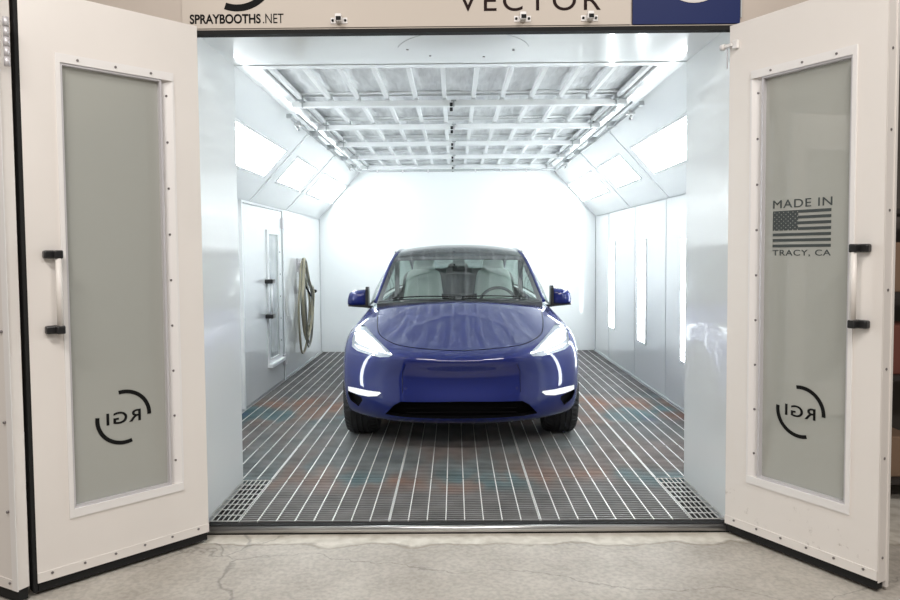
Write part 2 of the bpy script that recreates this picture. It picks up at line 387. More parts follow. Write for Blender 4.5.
# seams
def seam(n, *b_, label): return struct(n, bx(*b_), M['seam'], label, 'trim')
seam('trim_seam_back', XL, XL + .006, YB - .008, YB, 0, ZW, label='grey joint in the back left corner of the booth')
seam('trim_seam_back', XR - .006, XR, YB - .008, YB, 0, ZW, label='grey joint in the back right corner of the booth')
seam('trim_seam_left', XL, XL + .005, YV, YB, ZW - .005, ZW, label='thin joint between the left wall and the sloping panel')
seam('trim_seam_right', XR - .005, XR, YV, YB, ZW - .005, ZW, label='thin joint between the right wall and the sloping panel')
seam('trim_seam_right', XR - .003, XR, 8.44, 8.447, 0, ZW, label='vertical panel joint between the two far lamps on the right wall')
seam('trim_seam_right', XR - .003, XR, 9.86, 9.866, 0, ZW, label='vertical panel joint beyond the farthest lamp on the right wall')
seam('trim_seam_right', XR - .003, XR, 7.20, 7.206, 0, ZW, label='vertical panel joint nearest the entrance on the right wall')
seam('trim_seam_entrance', CL, CR, YV - .003, YV + .003, ZC - .003, ZC, label='thin joint between entrance ceiling panel and filter border')
seam('trim_wall_base', XL, XL + .02, YV, YB, -.04, .012, label='grey floor angle along the foot of the left wall')
seam('trim_wall_base', XR - .02, XR, YV, YB, -.04, .012, label='grey floor angle along the foot of the right wall')
# round cover plate outline on the entrance ceiling and screws
bm = BM(); cpts = [(.060 + .39 * math.cos(a), 4.36 - .385 * math.sin(a), ZC) for a in [PI * (.06 + .88 * i / 40) for i in range(0, 41)]]
tube(bm, cpts, .0025, 6)
struct('trim_arc_joint', bm, M['seam'], 'curved hairline joint in the entrance ceiling panel', 'trim')
for sx, sy, w in ((-.27, 4.33, 'left'), (-.14, 4.47, 'centre left'), (.19, 4.50, 'centre right'), (.36, 4.36, 'right')):
    bm = BM(); cyl(bm, (sx, sy, ZC - .004), (sx, sy, ZC + .001), .008, 10)
    tag(obj('screw', bm, M['screw']), 'small dark screw in entrance ceiling panel, ' + w + ' of the curved joint', 'screw', 'screws in the entrance ceiling')

# entrance sill
bm = BM(); cyl(bm, (CL + .03, 3.885, -.032), (CR - .01, 3.885, -.032), .021, 20)
tag(obj('threshold_bar', bm, M['steel']), 'rounded bare steel threshold bar along the booth entrance', 'threshold')
struct('trim_sill', bx(CL, CR, YF - .05, YF - .005, -.10, -.008), M['rubber'], 'black edge behind the steel threshold bar', 'trim')

# ------------------------------------------------------------------ floor grating
def grate_mesh(w, l, nb, rod=.03, rw=.0115):
    bm = BM()
    for i in range(nb + 1):
        x = -w / 2 + w * i / nb
        hw = .0030 if 0 < i < nb else .0025
        x = max(-w / 2 + hw, min(w / 2 - hw, x))
        box(bm, x - hw, x + hw, 0, l, -.035, 0., 0)
    n = int(l / rod)
    for k in range(n):
        y = (k + .5) * l / n
        box(bm, -w / 2 + .003, w / 2 - .003, y - rw / 2, y + rw / 2, -.016, -.003, 1)
    for y in (0, l - .006): box(bm, -w / 2 + .003, w / 2 - .003, y, y + .006, -.035, -.0015, 1)
    me = bpy.data.meshes.new('floor_grate'); bm.to_mesh(me); bm.free()
    me.materials.append(M['grate_bar']); me.materials.append(M['rods']); return me
PW = .838; GX0 = .045 - 1.5 * PW   # three full panels fill the entrance
rows = [3.925, 4.665, 5.44, 6.215, 6.99, 7.765, 8.54, 9.315, 10.09, 10.79]
g_entry = grate_mesh(PW - .004, rows[1] - rows[0] - .014, 8)
g_full = grate_mesh(PW - .004, .762, 8)
g_last = grate_mesh(PW - .004, .69, 8)
xs5 = [.045 + PW * k for k in (-2, -1, 0, 1, 2)]
pos3 = ['left', 'middle', 'right']; pos5 = ['far left', 'left of centre', 'centre', 'right of centre', 'far right']
for r in range(9):
    if r == 0: cols = [(x, p) for x, p in zip(xs5[1:4], pos3)]; me = g_entry
    else: cols = list(zip(xs5, pos5)); me = g_full if r < 8 else g_last
    for x, p in cols:
        mm = me; xx = x
        if r > 0 and abs(x - .045) > 1.5 * PW:
            # outer columns are cut to the wall
            key = 'cutL' if x < 0 else 'cutR'
            wcut = (.045 - 1.5 * PW) - (XL + .022) - .004 if x < 0 else (XR - .022) - (.045 + 1.5 * PW) - .004
            kk = key + ('_last' if r == 8 else '')
            if kk not in bpy.data.meshes:
                mm = grate_mesh(wcut, .69 if r == 8 else .762, 8); mm.name = kk
            mm = bpy.data.meshes[kk]
            xx = (XL + .022) + wcut / 2 + .002 if x < 0 else (XR - .022) - wcut / 2 - .002
        o = bpy.data.objects.new('floor_grate', mm); COL.objects.link(o); o.location = (xx, rows[r], 0)
        tag(o, 'steel floor grating panel, %s of the %s row from the entrance' % (p, ORD[r]), 'floor grating', 'steel floor grating panels')
# two open-mesh corner grates at the entrance
def open_grate(w, l):
    bm = BM()
    for i in range(7):
        x = -w / 2 + .003 + (w - .006) * i / 6; box(bm, x - .0017, x + .0017, 0, l, -.006, 0, 0)
    for k in range(9):
        y = .004 + (l - .008) * k / 8; box(bm, -w / 2 + .006, w / 2 - .006, y - .0018, y + .0018, -.006, -.001, 0)
    me = bpy.data.meshes.new('corner_grate'); bm.to_mesh(me); bm.free(); me.materials.append(M['grate_bar']); return me
wL = (GX0 - .004) - (CL + .004); wR = (CR - .004) - (GX0 + 3 * PW + .004)
for w, x, p in ((wL, CL + .004 + wL / 2, 'left'), (wR, CR - .004 - wR / 2, 'right')):
    o = bpy.data.objects.new('corner_grate', open_grate(w, .72)); COL.objects.link(o); o.location = (x, 3.93, 0)
    tag(o, 'open mesh steel corner grate beside the %s jamb at the entrance' % p, 'floor grating', 'open corner grates')
# ------------------------------------------------------------------ ceiling filter bank
beamy = [5.80, 6.86, 7.92, 9.0, 10.08]
BXC = .045
def ceiling_beam(y, k):
    t = empty('ceiling_beam', (BXC, y, 2.675), 0, 'white ceiling cross beam, %s from the entrance, with black clips at its middle' % ORD[k], 'ceiling beam', 'ceiling cross beams')
    hw = (FX1 - FX0) / 2 + .04
    obj('beam', bx(-hw, hw, -.035, .035, -.032, .012, bev=.004), M['white_flat'], t)
    for dz in (-.012, -.05):
        obj('clip', bx(-.074, -.050, -.047, -.037, dz - .026 - .002, dz - .002 + .004, bev=.002), M['blackplastic'], t)
    bm = bx(-.046, -.038, -.062, -.040, -.045, .0); box(bm, -.062, -.022, -.062, -.040, 0., .008)
    obj('bracket', bm, M['pipe'], t)
    for sx in (-1, 1):
        bm = bx(sx * (hw - .09) - .004, sx * (hw - .09) + .004, -.06, -.04, -.04, 0.); box(bm, sx * (hw - .09) - .022, sx * (hw - .09) + .022, -.06, -.04, 0., .008)
        obj('bracket', bm, M['pipe'], t)
for k, y in enumerate(beamy): ceiling_beam(y, k)
edges = [FY0] + beamy + [FY1]
NS = 11
for k in range(6):
    y0, y1 = edges[k] + (.04 if k else 0), edges[k + 1] - (.04 if k < 5 else 0)
    fr = empty('filter_frame', (BXC, y0, 2.70), 0, 'white slatted filter retaining frame in the %s ceiling bay from the entrance' % ORD[k], 'filter frame', 'ceiling filter frames')
    hw = (FX1 - FX0) / 2
    for i in range(NS + 1):
        x = -1.262 + 2.524 * i / NS
        obj('slat', bx(x - .016, x + .016, .002, y1 - y0 - .002, 0, .035, bev=.004), M['white_flat'], fr)
    obj('end_rail', bx(-hw, hw, .0, .03, .036, .048), M['white_flat'], fr)
    obj('end_rail', bx(-hw, hw, y1 - y0 - .03, y1 - y0, .036, .048), M['white_flat'], fr)
    # filter blanket, quilted and slightly sagging between slats
    bm = BM(); nx, ny = 132, 28; rnd = random.Random(k)
    ph = [[rnd.uniform(0, 6.28) for _ in range(6)] for _ in range(NS)]
    g = []
    for a in range(nx + 1):
        rowv = []
        for b in range(ny + 1):
            u = a / nx; v = b / ny; x = -hw + 2 * hw * u; y = v * (y1 - y0)
            c = (x + 1.262) / (2.524 / NS); ci = max(0, min(NS - 1, int(c))); f = c - int(c)
            p = ph[ci]
            z = .060 - .008 * math.sin(PI * max(0, min(1, f))) + .004 * math.sin(9 * v * 2 + p[0] + 3 * f) + .003 * math.sin(31 * v + p[1] + 9 * f * math.sin(p[2])) + rnd.uniform(-.0015, .0015)
            rowv.append(bm.verts.new((x, y, z)))
        g.append(rowv)
    for a in range(nx):
        for b in range(ny):
            f = bm.faces.new((g[a][b], g[a + 1][b], g[a + 1][b + 1], g[a][b + 1])); f.smooth = True
    ext = bmesh.ops.extrude_face_region(bm, geom=bm.faces[:])
    for v in ext['geom']:
        if isinstance(v, bmesh.types.BMVert): v.co.z += .04
    bmesh.ops.recalc_face_normals(bm, faces=bm.faces[:])
    o = obj('ceiling_filter', bm, M['filter']); o.location = (BXC, y0, 2.70)
    tag(o, 'pale wrinkled filter blanket above the slats of the %s ceiling bay from the entrance' % ORD[k], 'air filter', 'ceiling filter blankets')
# conduits along both sides with nozzles
for sx, xx, w, y0 in ((-1, CL + .045, 'left', 6.0), (1, CR - .045, 'right', 5.62)):
    t = empty('air_pipe', (xx, y0, 2.61), 0, 'grey twin air line with clamps under the %s edge of the ceiling' % w, 'pipe', 'air lines under the ceiling')
    L = 9.95 - y0
    obj('pipe', tube(BM(), [(0, 0, 0), (0, L, 0)], .011, 10), M['pipe'], t)
    obj('pipe', tube(BM(), [(-sx * .06, .05, .025), (-sx * .06, L, .025)], .010, 10), M['pipe'], t)
    for yy in (.9, 1.8, 2.7, 3.5):
        obj('clamp', bx(-.018 if sx > 0 else -.075 + .13 - .055 - .02, .075 - .055 if sx > 0 else .078, yy, yy + .03, -.014, .04) if False else bx(min(-sx * .072, sx * .014), max(-sx * .072, sx * .014), yy, yy + .016, -.013, .036), M['pipe'], t)
    for yy in (.28, L - .55):
        bm = bx(min(-sx * .03, sx * .02), max(-sx * .03, sx * .02), yy - .03, yy + .02, -.03, .012, bev=.006)
        cyl(bm, (0, yy, -.03), (-sx * .02, yy - .02, -.065), .011, 10); cyl(bm, (-sx * .03, yy + .005, -.02), (-sx * .065, yy, -.025), .008, 8)
        obj('nozzle', bm, M['steel'], t)
    obj('clamp', bx(-.02, .02, -.03, .01, -.016, .02, bev=.004), M['pipe'], t)
t = empty('air_pipe', (BXC, 9.97, 2.61), 0, 'grey air line crossing the ceiling near the back wall', 'pipe', 'air lines under the ceiling')
obj('pipe', tube(BM(), [(-1.36, 0, 0), (1.36, 0, 0)], .011, 10), M['pipe'], t)
for x in (-1.1, -.75, -.4, .25, .6, .95): obj('clamp', bx(x - .01, x + .01, -.014, .014, -.03, .012), M['hinge'], t)

# ------------------------------------------------------------------ lights in the sloping panels
def slope_light(side, y0, y1, label):
    a = Vector((CL if side < 0 else CR, 0, ZC)); b = Vector((XL if side < 0 else XR, 0, ZW))
    d = (b - a).normalized(); n = Vector((d.z, 0, -d.x));
    if n.z > 0: n = -n
    c = a + (b - a) * .5
    t = empty('slope_light', (c.x, (y0 + y1) / 2, c.z), 0, label, 'light', 'light fixtures in the sloping panels')
    hl = (y1 - y0) / 2; hw = .155
    def slab(h, l, t0, t1, u0=None, u1=None):
        bm = BM(); box(bm, -h, h, -l, l, t0, t1)
        for v in bm.verts:
            p = v.co.copy(); v.co = d * p.x + Vector((0, p.y, 0)) + n * p.z
        bmesh.ops.recalc_face_normals(bm, faces=bm.faces[:]); return bm
    obj('diffuser', slab(hw, hl, .0, .006), M['lamp'], t)
    bm = BM()
    for q in ((-hw - .025, -hw, -hl - .025, hl + .025), (hw, hw + .025, -hl - .025, hl + .025), (-hw, hw, -hl - .025, -hl), (-hw, hw, hl, hl + .025)):
        box(bm, q[0], q[1], q[2], q[3], .0, .005)
    for v in bm.verts:
        p = v.co.copy(); v.co = d * p.x + Vector((0, p.y, 0)) + n * p.z
    bmesh.ops.recalc_face_normals(bm, faces=bm.faces[:])
    obj('frame', bm, M['white_flat'], t)
spans = [(4.95, 6.90, 'nearest the entrance'), (7.42, 8.44, 'second from the entrance'), (8.93, 10.66, 'farthest from the entrance')]
for side, w in ((-1, 'left'), (1, 'right')):
    for y0, y1, q in spans: slope_light(side, y0, y1, 'bright white light fixture in the %s sloping panel, %s' % (w, q))
    a = Vector((CL if side < 0 else CR, 0, ZC)); b = Vector((XL if side < 0 else XR, 0, ZW)); d = (b - a).normalized()
    n = Vector((d.z, 0, -d.x)); n = -n if n.z > 0 else n
    for y, q in ((7.12, 'first and second'), (8.68, 'second and third')):
        bm = BM(); box(bm, .01, (b - a).length - .01, -.014, .014, 0, .003)
        for v in bm.verts: p = v.co.copy(); v.co = a + d * p.x + Vector((0, y + p.y, 0)) + n * p.z
        bmesh.ops.recalc_face_normals(bm, faces=bm.faces[:])
        struct('trim_slope_joint', bm, M['white_flat'], 'raised joint strip between the %s fixtures on the %s slope' % (q, w), 'trim')
def wall_light(side, y0, y1, label):
    x = XL if side < 0 else XR
    t = empty('wall_light', (x, (y0 + y1) / 2, .46), 0, label, 'light', 'slim upright wall lights'); s = -side
    hl = (y1 - y0) / 2
    obj('diffuser', bx(min(0, s * .008), max(0, s * .008), -hl, hl, 0, 1.135), M['walllamp'], t)
    bm = BM()
    for q in ((-hl - .02, -hl, -.02, 1.155), (hl, hl + .02, -.02, 1.155), (-hl, hl, -.02, 0), (-hl, hl, 1.135, 1.155)):
        box(bm, min(0, s * .012), max(0, s * .012), *q)
    obj('frame', bm, M['white_flat'], t)
wall_light(1, 9.49, 9.80, 'slim upright light on the right wall, farthest from the entrance')
wall_light(1, 7.95, 8.27, 'slim upright light on the right wall, middle of three')
wall_light(1, 6.40, 6.69, 'slim upright light on the right wall, nearest the entrance')
wall_light(-1, 5.14, 5.26, 'narrow upright light on the left wall close behind the entrance jamb')
wall_light(1, 5.14, 5.26, 'narrow upright light on the right wall close behind the entrance jamb')

# ------------------------------------------------------------------ personnel door in the left wall
t = empty('door_personnel', (XL, 6.78, 0), 0, 'white personnel door in the left wall with a tall narrow window', 'door', kind='structure')
obj('door_leaf', bx(0, .022, .0, 1.55, .02, 1.965, bev=.004), M['white'], t)
obj('door_frame', box(box(bx(0, .03, -.03, -.005, 0, 1.99), 0, .03, 1.575, 1.60, 0, 1.99), 0, .03, -.005, 1.575, 1.968, 1.99), M['white_flat'], t)
obj('edge_seam', bx(0, .026, 1.556, 1.572, .0, 1.965), M['seam'], t)
wy0, wy1, wz0, wz1 = .84, 1.43, .30, 1.74
tr = BM()
for q in ((wy0, wy0 + .07, wz0, wz1), (wy1 - .13, wy1, wz0, wz1), (wy0 + .07, wy1 - .13, wz0, wz0 + .05), (wy0 + .07, wy1 - .13, wz1 - .05, wz1)): box(tr, .022, .04, *q, bev=.003)
w = obj('window_frame', tr, M['white_flat'], t)
obj('glass_pane', bx(.022, .027, wy0 + .07, wy1 - .13, wz0 + .05, wz1 - .05), pbr('booth_window_dull', (.45, .49, .50), .12, coat=.6, var=.25, vscale=5), w)
obj('window_sill', bx(.022, .075, wy0 - .01, wy1 + .01, wz0 - .035, wz0), M['white_flat'], t)
h = obj('handle', tube(BM(), [(.085, .80, .82), (.085, .80, 1.19)], .013, 10), M['white_flat'], t)
for z in (.82, 1.19): obj('handle_mount', bx(.022, .105, .77, .90, z - .022, z + .022, bev=.006), M['blackplastic'], h)
for z in (1.83, .25): obj('hinge', bx(.022, .05, 1.50, 1.60, z - .06, z + .06, bev=.004), M['hinge'], t)
for z in (.5, .75, 1.0, 1.25, 1.5): obj('screw', cyl(BM(), (.04, wy1 - .06, z), (.045, wy1 - .06, z), .008, 8), M['screw'], t)

# coiled hoses hanging on the left wall
hk = tag(obj('hose_hook', box(bx(XL, XL + .10, 9.22, 9.30, 1.30, 1.36, bev=.006), XL, XL + .02, 9.18, 9.34, 1.24, 1.42), M['hinge']), 'small metal hook on the left wall carrying the hoses', 'hook')
def coil(name, mat, label, loops, r, seed):
    rr = random.Random(seed); pts = []
    for k in range(loops):
        zt = 1.37 + rr.uniform(-.02, .03); zb = rr.uniform(.20, .55); wd = rr.uniform(.22, .42); off = rr.uniform(-.10, .14); xo = XL + .035 + .085 * rr.random()
        c = 9.26
        pts += [(xo, c - .03, zt), (xo + .01, c - wd * .5 + off * .4, zt - .30), (xo + .02, c - wd * .75 + off, (zt + zb) / 2), (xo + .01, c - wd * .4 + off * 1.5, zb + .14), (xo + .01, c + off * 1.6, zb),
                (xo + .02, c + wd * .55 + off * 1.5, zb + .16), (xo + .02, c + wd + off, (zt + zb) / 2 + .05), (xo + .01, c + wd * .5 + off * .4, zt - .25), (xo, c + .03, zt)]
    return tag(obj(name, tube(BM(), catmull(pts, 6), r, 8), mat), label, 'hose', 'air hoses hanging on the left wall')
coil('air_hose', M['hose_tan'], 'thick tan air hose hanging in long loops from the wall hook', 4, .0145, 3)
coil('air_hose', M['hose_grey'], 'thinner grey air hose tangled among the tan loops on the wall hook', 4, .010, 11)
bm = tube(BM(), catmull([(XL + .06, 9.33, 1.10), (XL + .12, 9.42, .95), (XL + .10, 9.60, .92), (XL + .12, 9.72, .97)], 6), .012, 8)
cyl(bm, (XL + .12, 9.72, .97), (XL + .12, 9.80, .97), .022, 10)
tag(obj('air_coupling', bm, M['rubber']), 'short black coupling sticking out of the hanging hoses', 'coupling')

# ------------------------------------------------------------------ big folding doors
def door_panel(name, A, ang, fs, L, label, decals, scuff=False, full=True, hinge=True, z0=-.03, z1=2.66):
    """A = foot of the jamb end; local x runs to the near end; fs = side (local y) that faces the camera"""
    t = empty(name, (A[0], A[1], 0), ang, label, 'door', kind='structure')
    TH = .055
    def Y(a, b):  # depth range measured from the visible face, positive = towards the viewer
        return (min(fs * a, fs * b), max(fs * a, fs * b))
    wo = (.135, .685, .26, 2.395); wi = (.195, .665, .30, 2.355)
    bm = BM()
    y0, y1 = Y(-TH, 0)
    a0, a1, b0, b1 = wi; a0 = wo[0] + .002
    xs = [0, a0, a1, L]; zs = [z0 + .03, b0, b1, z1]
    for i in range(3):
        for k in range(3):
            if i == 1 and k == 1: continue
            box(bm, xs[i], xs[i + 1], y0, y1, zs[k], zs[k + 1])
    bmesh.ops.remove_doubles(bm, verts=bm.verts, dist=1e-4)
    # drop the internal faces between neighbouring blocks
    dead = [f for f in bm.faces if any(f is not g and set(f.verts) == set(g.verts) for e in f.edges for g in e.link_faces)]
    bmesh.ops.delete(bm, geom=dead, context='FACES')
    obj('door_leaf', bm, M['doorscuff'] if scuff else M['door'], t)
    # raised face frame around the window: near side strip, wide screwed strip on the jamb side
    ya, yb = Y(0, .007)
    bm = BM()
    prism(bm, [(wo[0] - .004, fs * .004), (wo[0] + .006, fs * .004), (wi[0], fs * -.034), (wi[0], fs * -.050), (wo[0] + .003, fs * -.050), (wo[0] + .003, 0), (wo[0] - .004, 0)], 'z', wi[2], wi[3])
    box(bm, wo[0], wi[0] - .002, ya, yb, wo[2], wi[2]); box(bm, wo[0], wi[0] - .002, ya, yb, wi[3], wo[3]); box(bm, wi[1], wo[1], ya, yb, wo[2], wo[3])
    box(bm, wi[0] - .002, wi[1], ya, yb, wo[2], wi[2]); box(bm, wi[0] - .002, wi[1], ya, yb, wi[3], wo[3])
    wf = obj('window_frame', bm, M['trim'], t)
    bm = BM(); yc, yd = Y(-.035, .0)
    e = .010
    box(bm, wi[0], wi[0] + e, yc, yd, wi[2], wi[3]); box(bm, wi[1] - e, wi[1], yc, yd, wi[2], wi[3]); box(bm, wi[0] + e, wi[1] - e, yc, yd, wi[2], wi[2] + e); box(bm, wi[0] + e, wi[1] - e, yc, yd, wi[3] - e, wi[3])
    obj('glazing_bead', bm, M['hinge'], wf)
    g0, g1 = Y(-.030, -.025)
    gp = obj('glass_pane', bx(wi[0] + e, wi[1] - e, g0, g1, wi[2] + e, wi[3] - e), M['doorglass'], t)
    # screws along the jamb-side strip and the kick edge
    s = .165
    for i in range(9):
        z = .42 + i * (1.86 / 8)
        obj('screw', cyl(BM(), (s, fs * -.016, z), (s, fs * -.010, z), .006, 8), M['screw'], t)
    for i in range(3):
        x = .25 + i * .17
        obj('screw', cyl(BM(), (x, fs * .006, 2.375), (x, fs * .010, 2.375), .006, 8), M['screw'], t)
    # kick rail and rubber sweep
    k0, k1 = Y(0, .004)
    obj('kick_rail', bx(.0, L, k0, k1, z0 + .03, z0 + .075), M['door'], t)
    for i in range(6):
        x = .06 + i * (L - .12) / 5
        obj('screw', cyl(BM(), (x, fs * .004, .032), (x, fs * .008, .032), .006, 8), M['screw'], t)
    s0, s1 = Y(-TH + .005, -.008)
    obj('rubber_sweep', bx(.005, L - .005, s0, s1, z0 - .014, z0 + .03), M['rubber'], t)
    # near edge flange
    e0, e1 = Y(-TH - .004, -.002)
    if fs < 0:
        obj('edge_flange', bx(L + .001, L + .004, e0, e1, z0 + .02, z1), M['door'], t)
        e0, e1 = Y(-TH - .022, -TH - .005)
        obj('edge_flange', bx(L - .02, L + .008, e0, e1, z0 - .01, z1), M['door'], t)
        for z in (.10, .55, .95, 1.30, 1.65, 2.0, 2.35):
            obj('screw', cyl(BM(), (L + .004, fs * -.03, z), (L + .007, fs * -.03, z), .006, 8), M['screw'], t)
    else:
        obj('edge_seal', bx(L, L + .016, e0, e1, z0 - .01, z1), M['rubber'], t)
    # pull handle: white grip on two black mounts
    hx = .712; mx = .765
    h = obj('handle', tube(BM(), [(hx, fs * .05, 1.155), (hx, fs * .05, 1.475)], .013, 14), M['door'], t)
    for z in (1.145, 1.485):
        bm = BM(); box(bm, hx - .018, hx + .018, min(fs * .0, fs * .065), max(fs * .0, fs * .065), z - .019, z + .019, bev=.006)
        box(bm, hx + .0, mx, min(0, fs * .035), max(0, fs * .035), z - .019, z + .019, bev=.008)
        obj('handle_mount', bm, M['blackplastic'], h)
    decals(t, gp, fs * -.0245, fs)
    return t

def rgi(gp, cs, cz, R, y, fs):
    """mirrored maker's mark on the pane: two arcs around three letters (seen from the back of the glass)"""
    mir = fs < 0   # local x runs right for the right door, left for the left door
    q = 1 if fs < 0 else -1
    def band(a0, a1):
        arc_band(bmb, cs, cz, R, R * .15, a0, a1, min(y, y + fs * .0015), max(y, y + fs * .0015), mirror=(q < 0))
    bmb = BM(); band(-2, 100); band(173, 287)
    obj('logo_arc', bmb, M['ink'], gp)
    hw = R * .66
    text_mesh('logo_letters', 'RGI', cs - hw, cs + hw, cz - R * .235, cz + R * .235, y, M['ink'], gp, mirror=True, facing=fs, weight=.012, spacing=1.15)

def dec_left(t, gp, y, fs): rgi(gp, .416, .686, .125, y, fs)
def dec_right(t, gp, y, fs):
    rgi(gp, .415, .683, .122, y, fs)
    text_mesh('made_in_text', 'MADE IN',   .252, .562, 1.688, 1.728, y, M['inkgrey'], gp, facing=fs, weight=.0, spacing=1.1)
    text_mesh('town_text', 'TRACY, CA', .252, .558, 1.447, 1.480, y, M['inkgrey'], gp, facing=fs, weight=.0, spacing=1.1)
    x0, x1, z0, z1 = .252, .558, 1.493, 1.674; h = (z1 - z0) / 13
    bm = BM(); ya, yb = min(y, y + fs * .0015), max(y, y + fs * .0015); xc = x0 + .45 * (x1 - x0)
    for i in range(0, 13, 2):
        za = z1 - (i + 1) * h
        box(bm, xc if i < 7 else x0, x1, ya, yb, za, za + h)
    # canton with a lattice of small light star openings
    nx, nz = 22, 18; cw = (xc - x0) / nx; chh = 7 * h / nz
    for a in range(nx):
        for b in range(nz):
            star = (a % 2 == 1 and b % 2 == 1 and ((a // 2) + (b // 2)) % 2 == 0)
            if not star: box(bm, x0 + a * cw, x0 + (a + 1) * cw, ya, yb, z1 - (b + 1) * chh, z1 - b * chh)
    obj('flag_print', bm, M['inkgrey'], gp)

AL = (-1.325, 3.776); UL = (-1.895 + 1.325, 3.177 - 3.776); angL = math.atan2(UL[1], UL[0])
AR = (1.461, 3.863); UR = (1.878 - 1.461, 3.157 - 3.863); angR = math.atan2(UR[1], UR[0])
door_panel('door_left', AL, angL, 1, .827, 'large open off-white door leaf on the left with a tall window', dec_left)
dr = door_panel('door_right', AR, angR, -1, .815, 'large open off-white door leaf on the right with flag print on its window', dec_right, scuff=True)
# bolt on the jamb edge of the right door
bt = obj('door_bolt', box(bx(-.022, .03, -.028, -.010, 2.545, 2.562, bev=.004), .03, .06, -.02, 0, 2.53, 2.575, bev=.004), M['trim'], dr)
obj('bolt_cap', cyl(BM(), (-.040, -.019, 2.553), (-.018, -.019, 2.553), .016, 14), M['trim'], bt)
obj('bolt_stay', bx(-.012, -.008, -.008, -.004, 2.44, 2.545), M['hinge'], bt)

# second leaf of the left door, folded away to the left
t = empty('door_left_outer', (-1.915, 3.150, 0), math.atan2(.22, -.44) , 'off-white outer door leaf cut off by the left edge of the photo', 'door', kind='structure')
obj('door_leaf', bx(.0, .80, .0, .055, .0, 2.66, bev=.004), M['door'], t)
obj('rubber_sweep', bx(.005, .795, .006, .05, -.052, .0), M['rubber'], t)
obj('kick_rail', bx(.0, .80, -.004 + .055, .059, .0, .045), M['door'], t)
obj('edge_flange', bx(-.008, .03, .0555, .060, .0, 2.66), M['trim'], t)
for z in (.03, .35, .75, 1.15, 1.55, 1.95, 2.3): obj('screw', cyl(BM(), (.045, .054, z), (.045, .064, z), .006, 8), M['screw'], t)
for z in (2.37, ):
    hg = BM()
    for j in range(5): cyl(hg, (-.030, .036, z + j * .042 - .08), (-.030, .036, z + j * .042 - .042), .0125 if j % 2 == 0 else .0112, 14)
    obj('hinge', hg, M['hinge'], t)

# ------------------------------------------------------------------ signs on the header
t = empty('header_sign', (0, YF - .03, 2.712), 0, 'cream sign board above the entrance lettered SPRAYBOOTHS.NET and VECTOR', 'sign')
obj('board', bx(-1.44, .944, -.012, 0, -.030, .6), M['cream'], t)
text_mesh('web_text', 'SPRAYBOOTHS', -1.400, -1.022, -.006, .044, -.0125, M['ink'], t, weight=.024)
text_mesh('web_text', '.NET', -1.010, -.900, -.006, .044, -.0125, M['ink'], t, weight=-.003)
text_mesh('brand_text', 'VECTOR', .030, .785, .046, .156, -.0125, M['inkbrown'], t, weight=.0, spacing=1.25)
bmb = BM(); arc_band(bmb, -1.145, .266, .190, .036, 250, 375, -.0140, -.0125); arc_band(bmb, -1.145, .266, .190, .036, 80, 180, -.0140, -.0125)
obj('logo_arc', bmb, M['ink'], t)
t = empty('blue_sign', (0, YF - .03, 2.712), 0, 'dark blue sign with a pale disc at the right end of the header', 'sign')
obj('board', bx(.954, 1.522, -.014, 0, -.030, .6), M['blue'], t)
bmb = BM(); cyl(bmb, (1.278, -.017, .268), (1.278, -.014, .268), .19, 48); obj('disc', bmb, M['greydisc'], t)
obj('edge_strip', bx(1.524, 1.530, -.016, 0, 0, .6), M['seam'], t)
for x, q in ((-.605, 'right of the web address'), (.370, 'below the letter T'), (.725, 'below the letter R')):
    t = empty('latch_striker', (x, YF - .042, 2.716), 0, 'small metal latch striker on the header, ' + q, 'latch', 'latch strikers on the header')
    obj('plate', bx(-.045, .045, -.004, 0, -.016, .016, bev=.002), M['trim'], t)
    obj('keeper', bx(-.016, .018, -.045, -.004, -.014, .026, bev=.004), M['trim'], t)
    obj('slot', bx(-.010, .016, -.047, -.044, -.010, .010), M['rubber'], t)
    for sx in (-.033, .034): obj('screw', cyl(BM(), (sx, -.008, 0), (sx, -.004, 0), .007, 10), M['rubber'], t)

# ------------------------------------------------------------------ dark shop glimpsed beside the doors
struct('wall_shop_left', bx(-5, -2.32, 4.9, 5.0, GZ, 3.4), M['shopwall'], 'dark shop wall glimpsed in the gap left of the booth', 'wall')
struct('wall_shop_right', bx(2.36, 5.5, 4.9, 5.0, GZ, 3.4), M['shopwall'], 'dark brown shop wall at the right edge of the photo', 'wall')
def shelf(x0, x1, y, label, items):
    t = empty('storage_shelf', (x0, y, GZ), 0, label, 'shelf')
    for sx in (0, x1 - x0 - .04):
        obj('upright', bx(sx, sx + .04, 0, .04, 0, 2.1), M['shelf'], t); obj('upright', bx(sx, sx + .04, .41, .45, 0, 2.1), M['shelf'], t)
    for z in (.12, .75, 1.25, 1.75): obj('shelf_board', bx(.0, x1 - x0, 0, .45, z, z + .03), M['shelf'], t)
    for i, (fx, fw, z, h, m, lab, nm, ct) in enumerate(items):
        o = obj(nm, bx(0, fw, 0, .3, 0, h, bev=.008), M[m]); o.location = (x0 + fx, y + .05, GZ + z + .03)
        tag(o, lab, ct)
shelf(-3.3, -2.30, 4.3, 'dark steel storage shelf glimpsed through the gap by the left door', [
    (.05, .4, .12, .4, 'cardboard', 'brown carton on the bottom board of the left shelf', 'carton', 'box'), (.62, .3, .12, .3, 'label', 'pale carton at the foot of the left shelf', 'carton', 'box'),
    (.55, .35, .75, .3, 'cardboard', 'brown carton on the second board of the left shelf', 'carton', 'box'), (.60, .32, 1.25, .22, 'redbin', 'dark red bin on the third board of the left shelf', 'storage_bin', 'bin')])
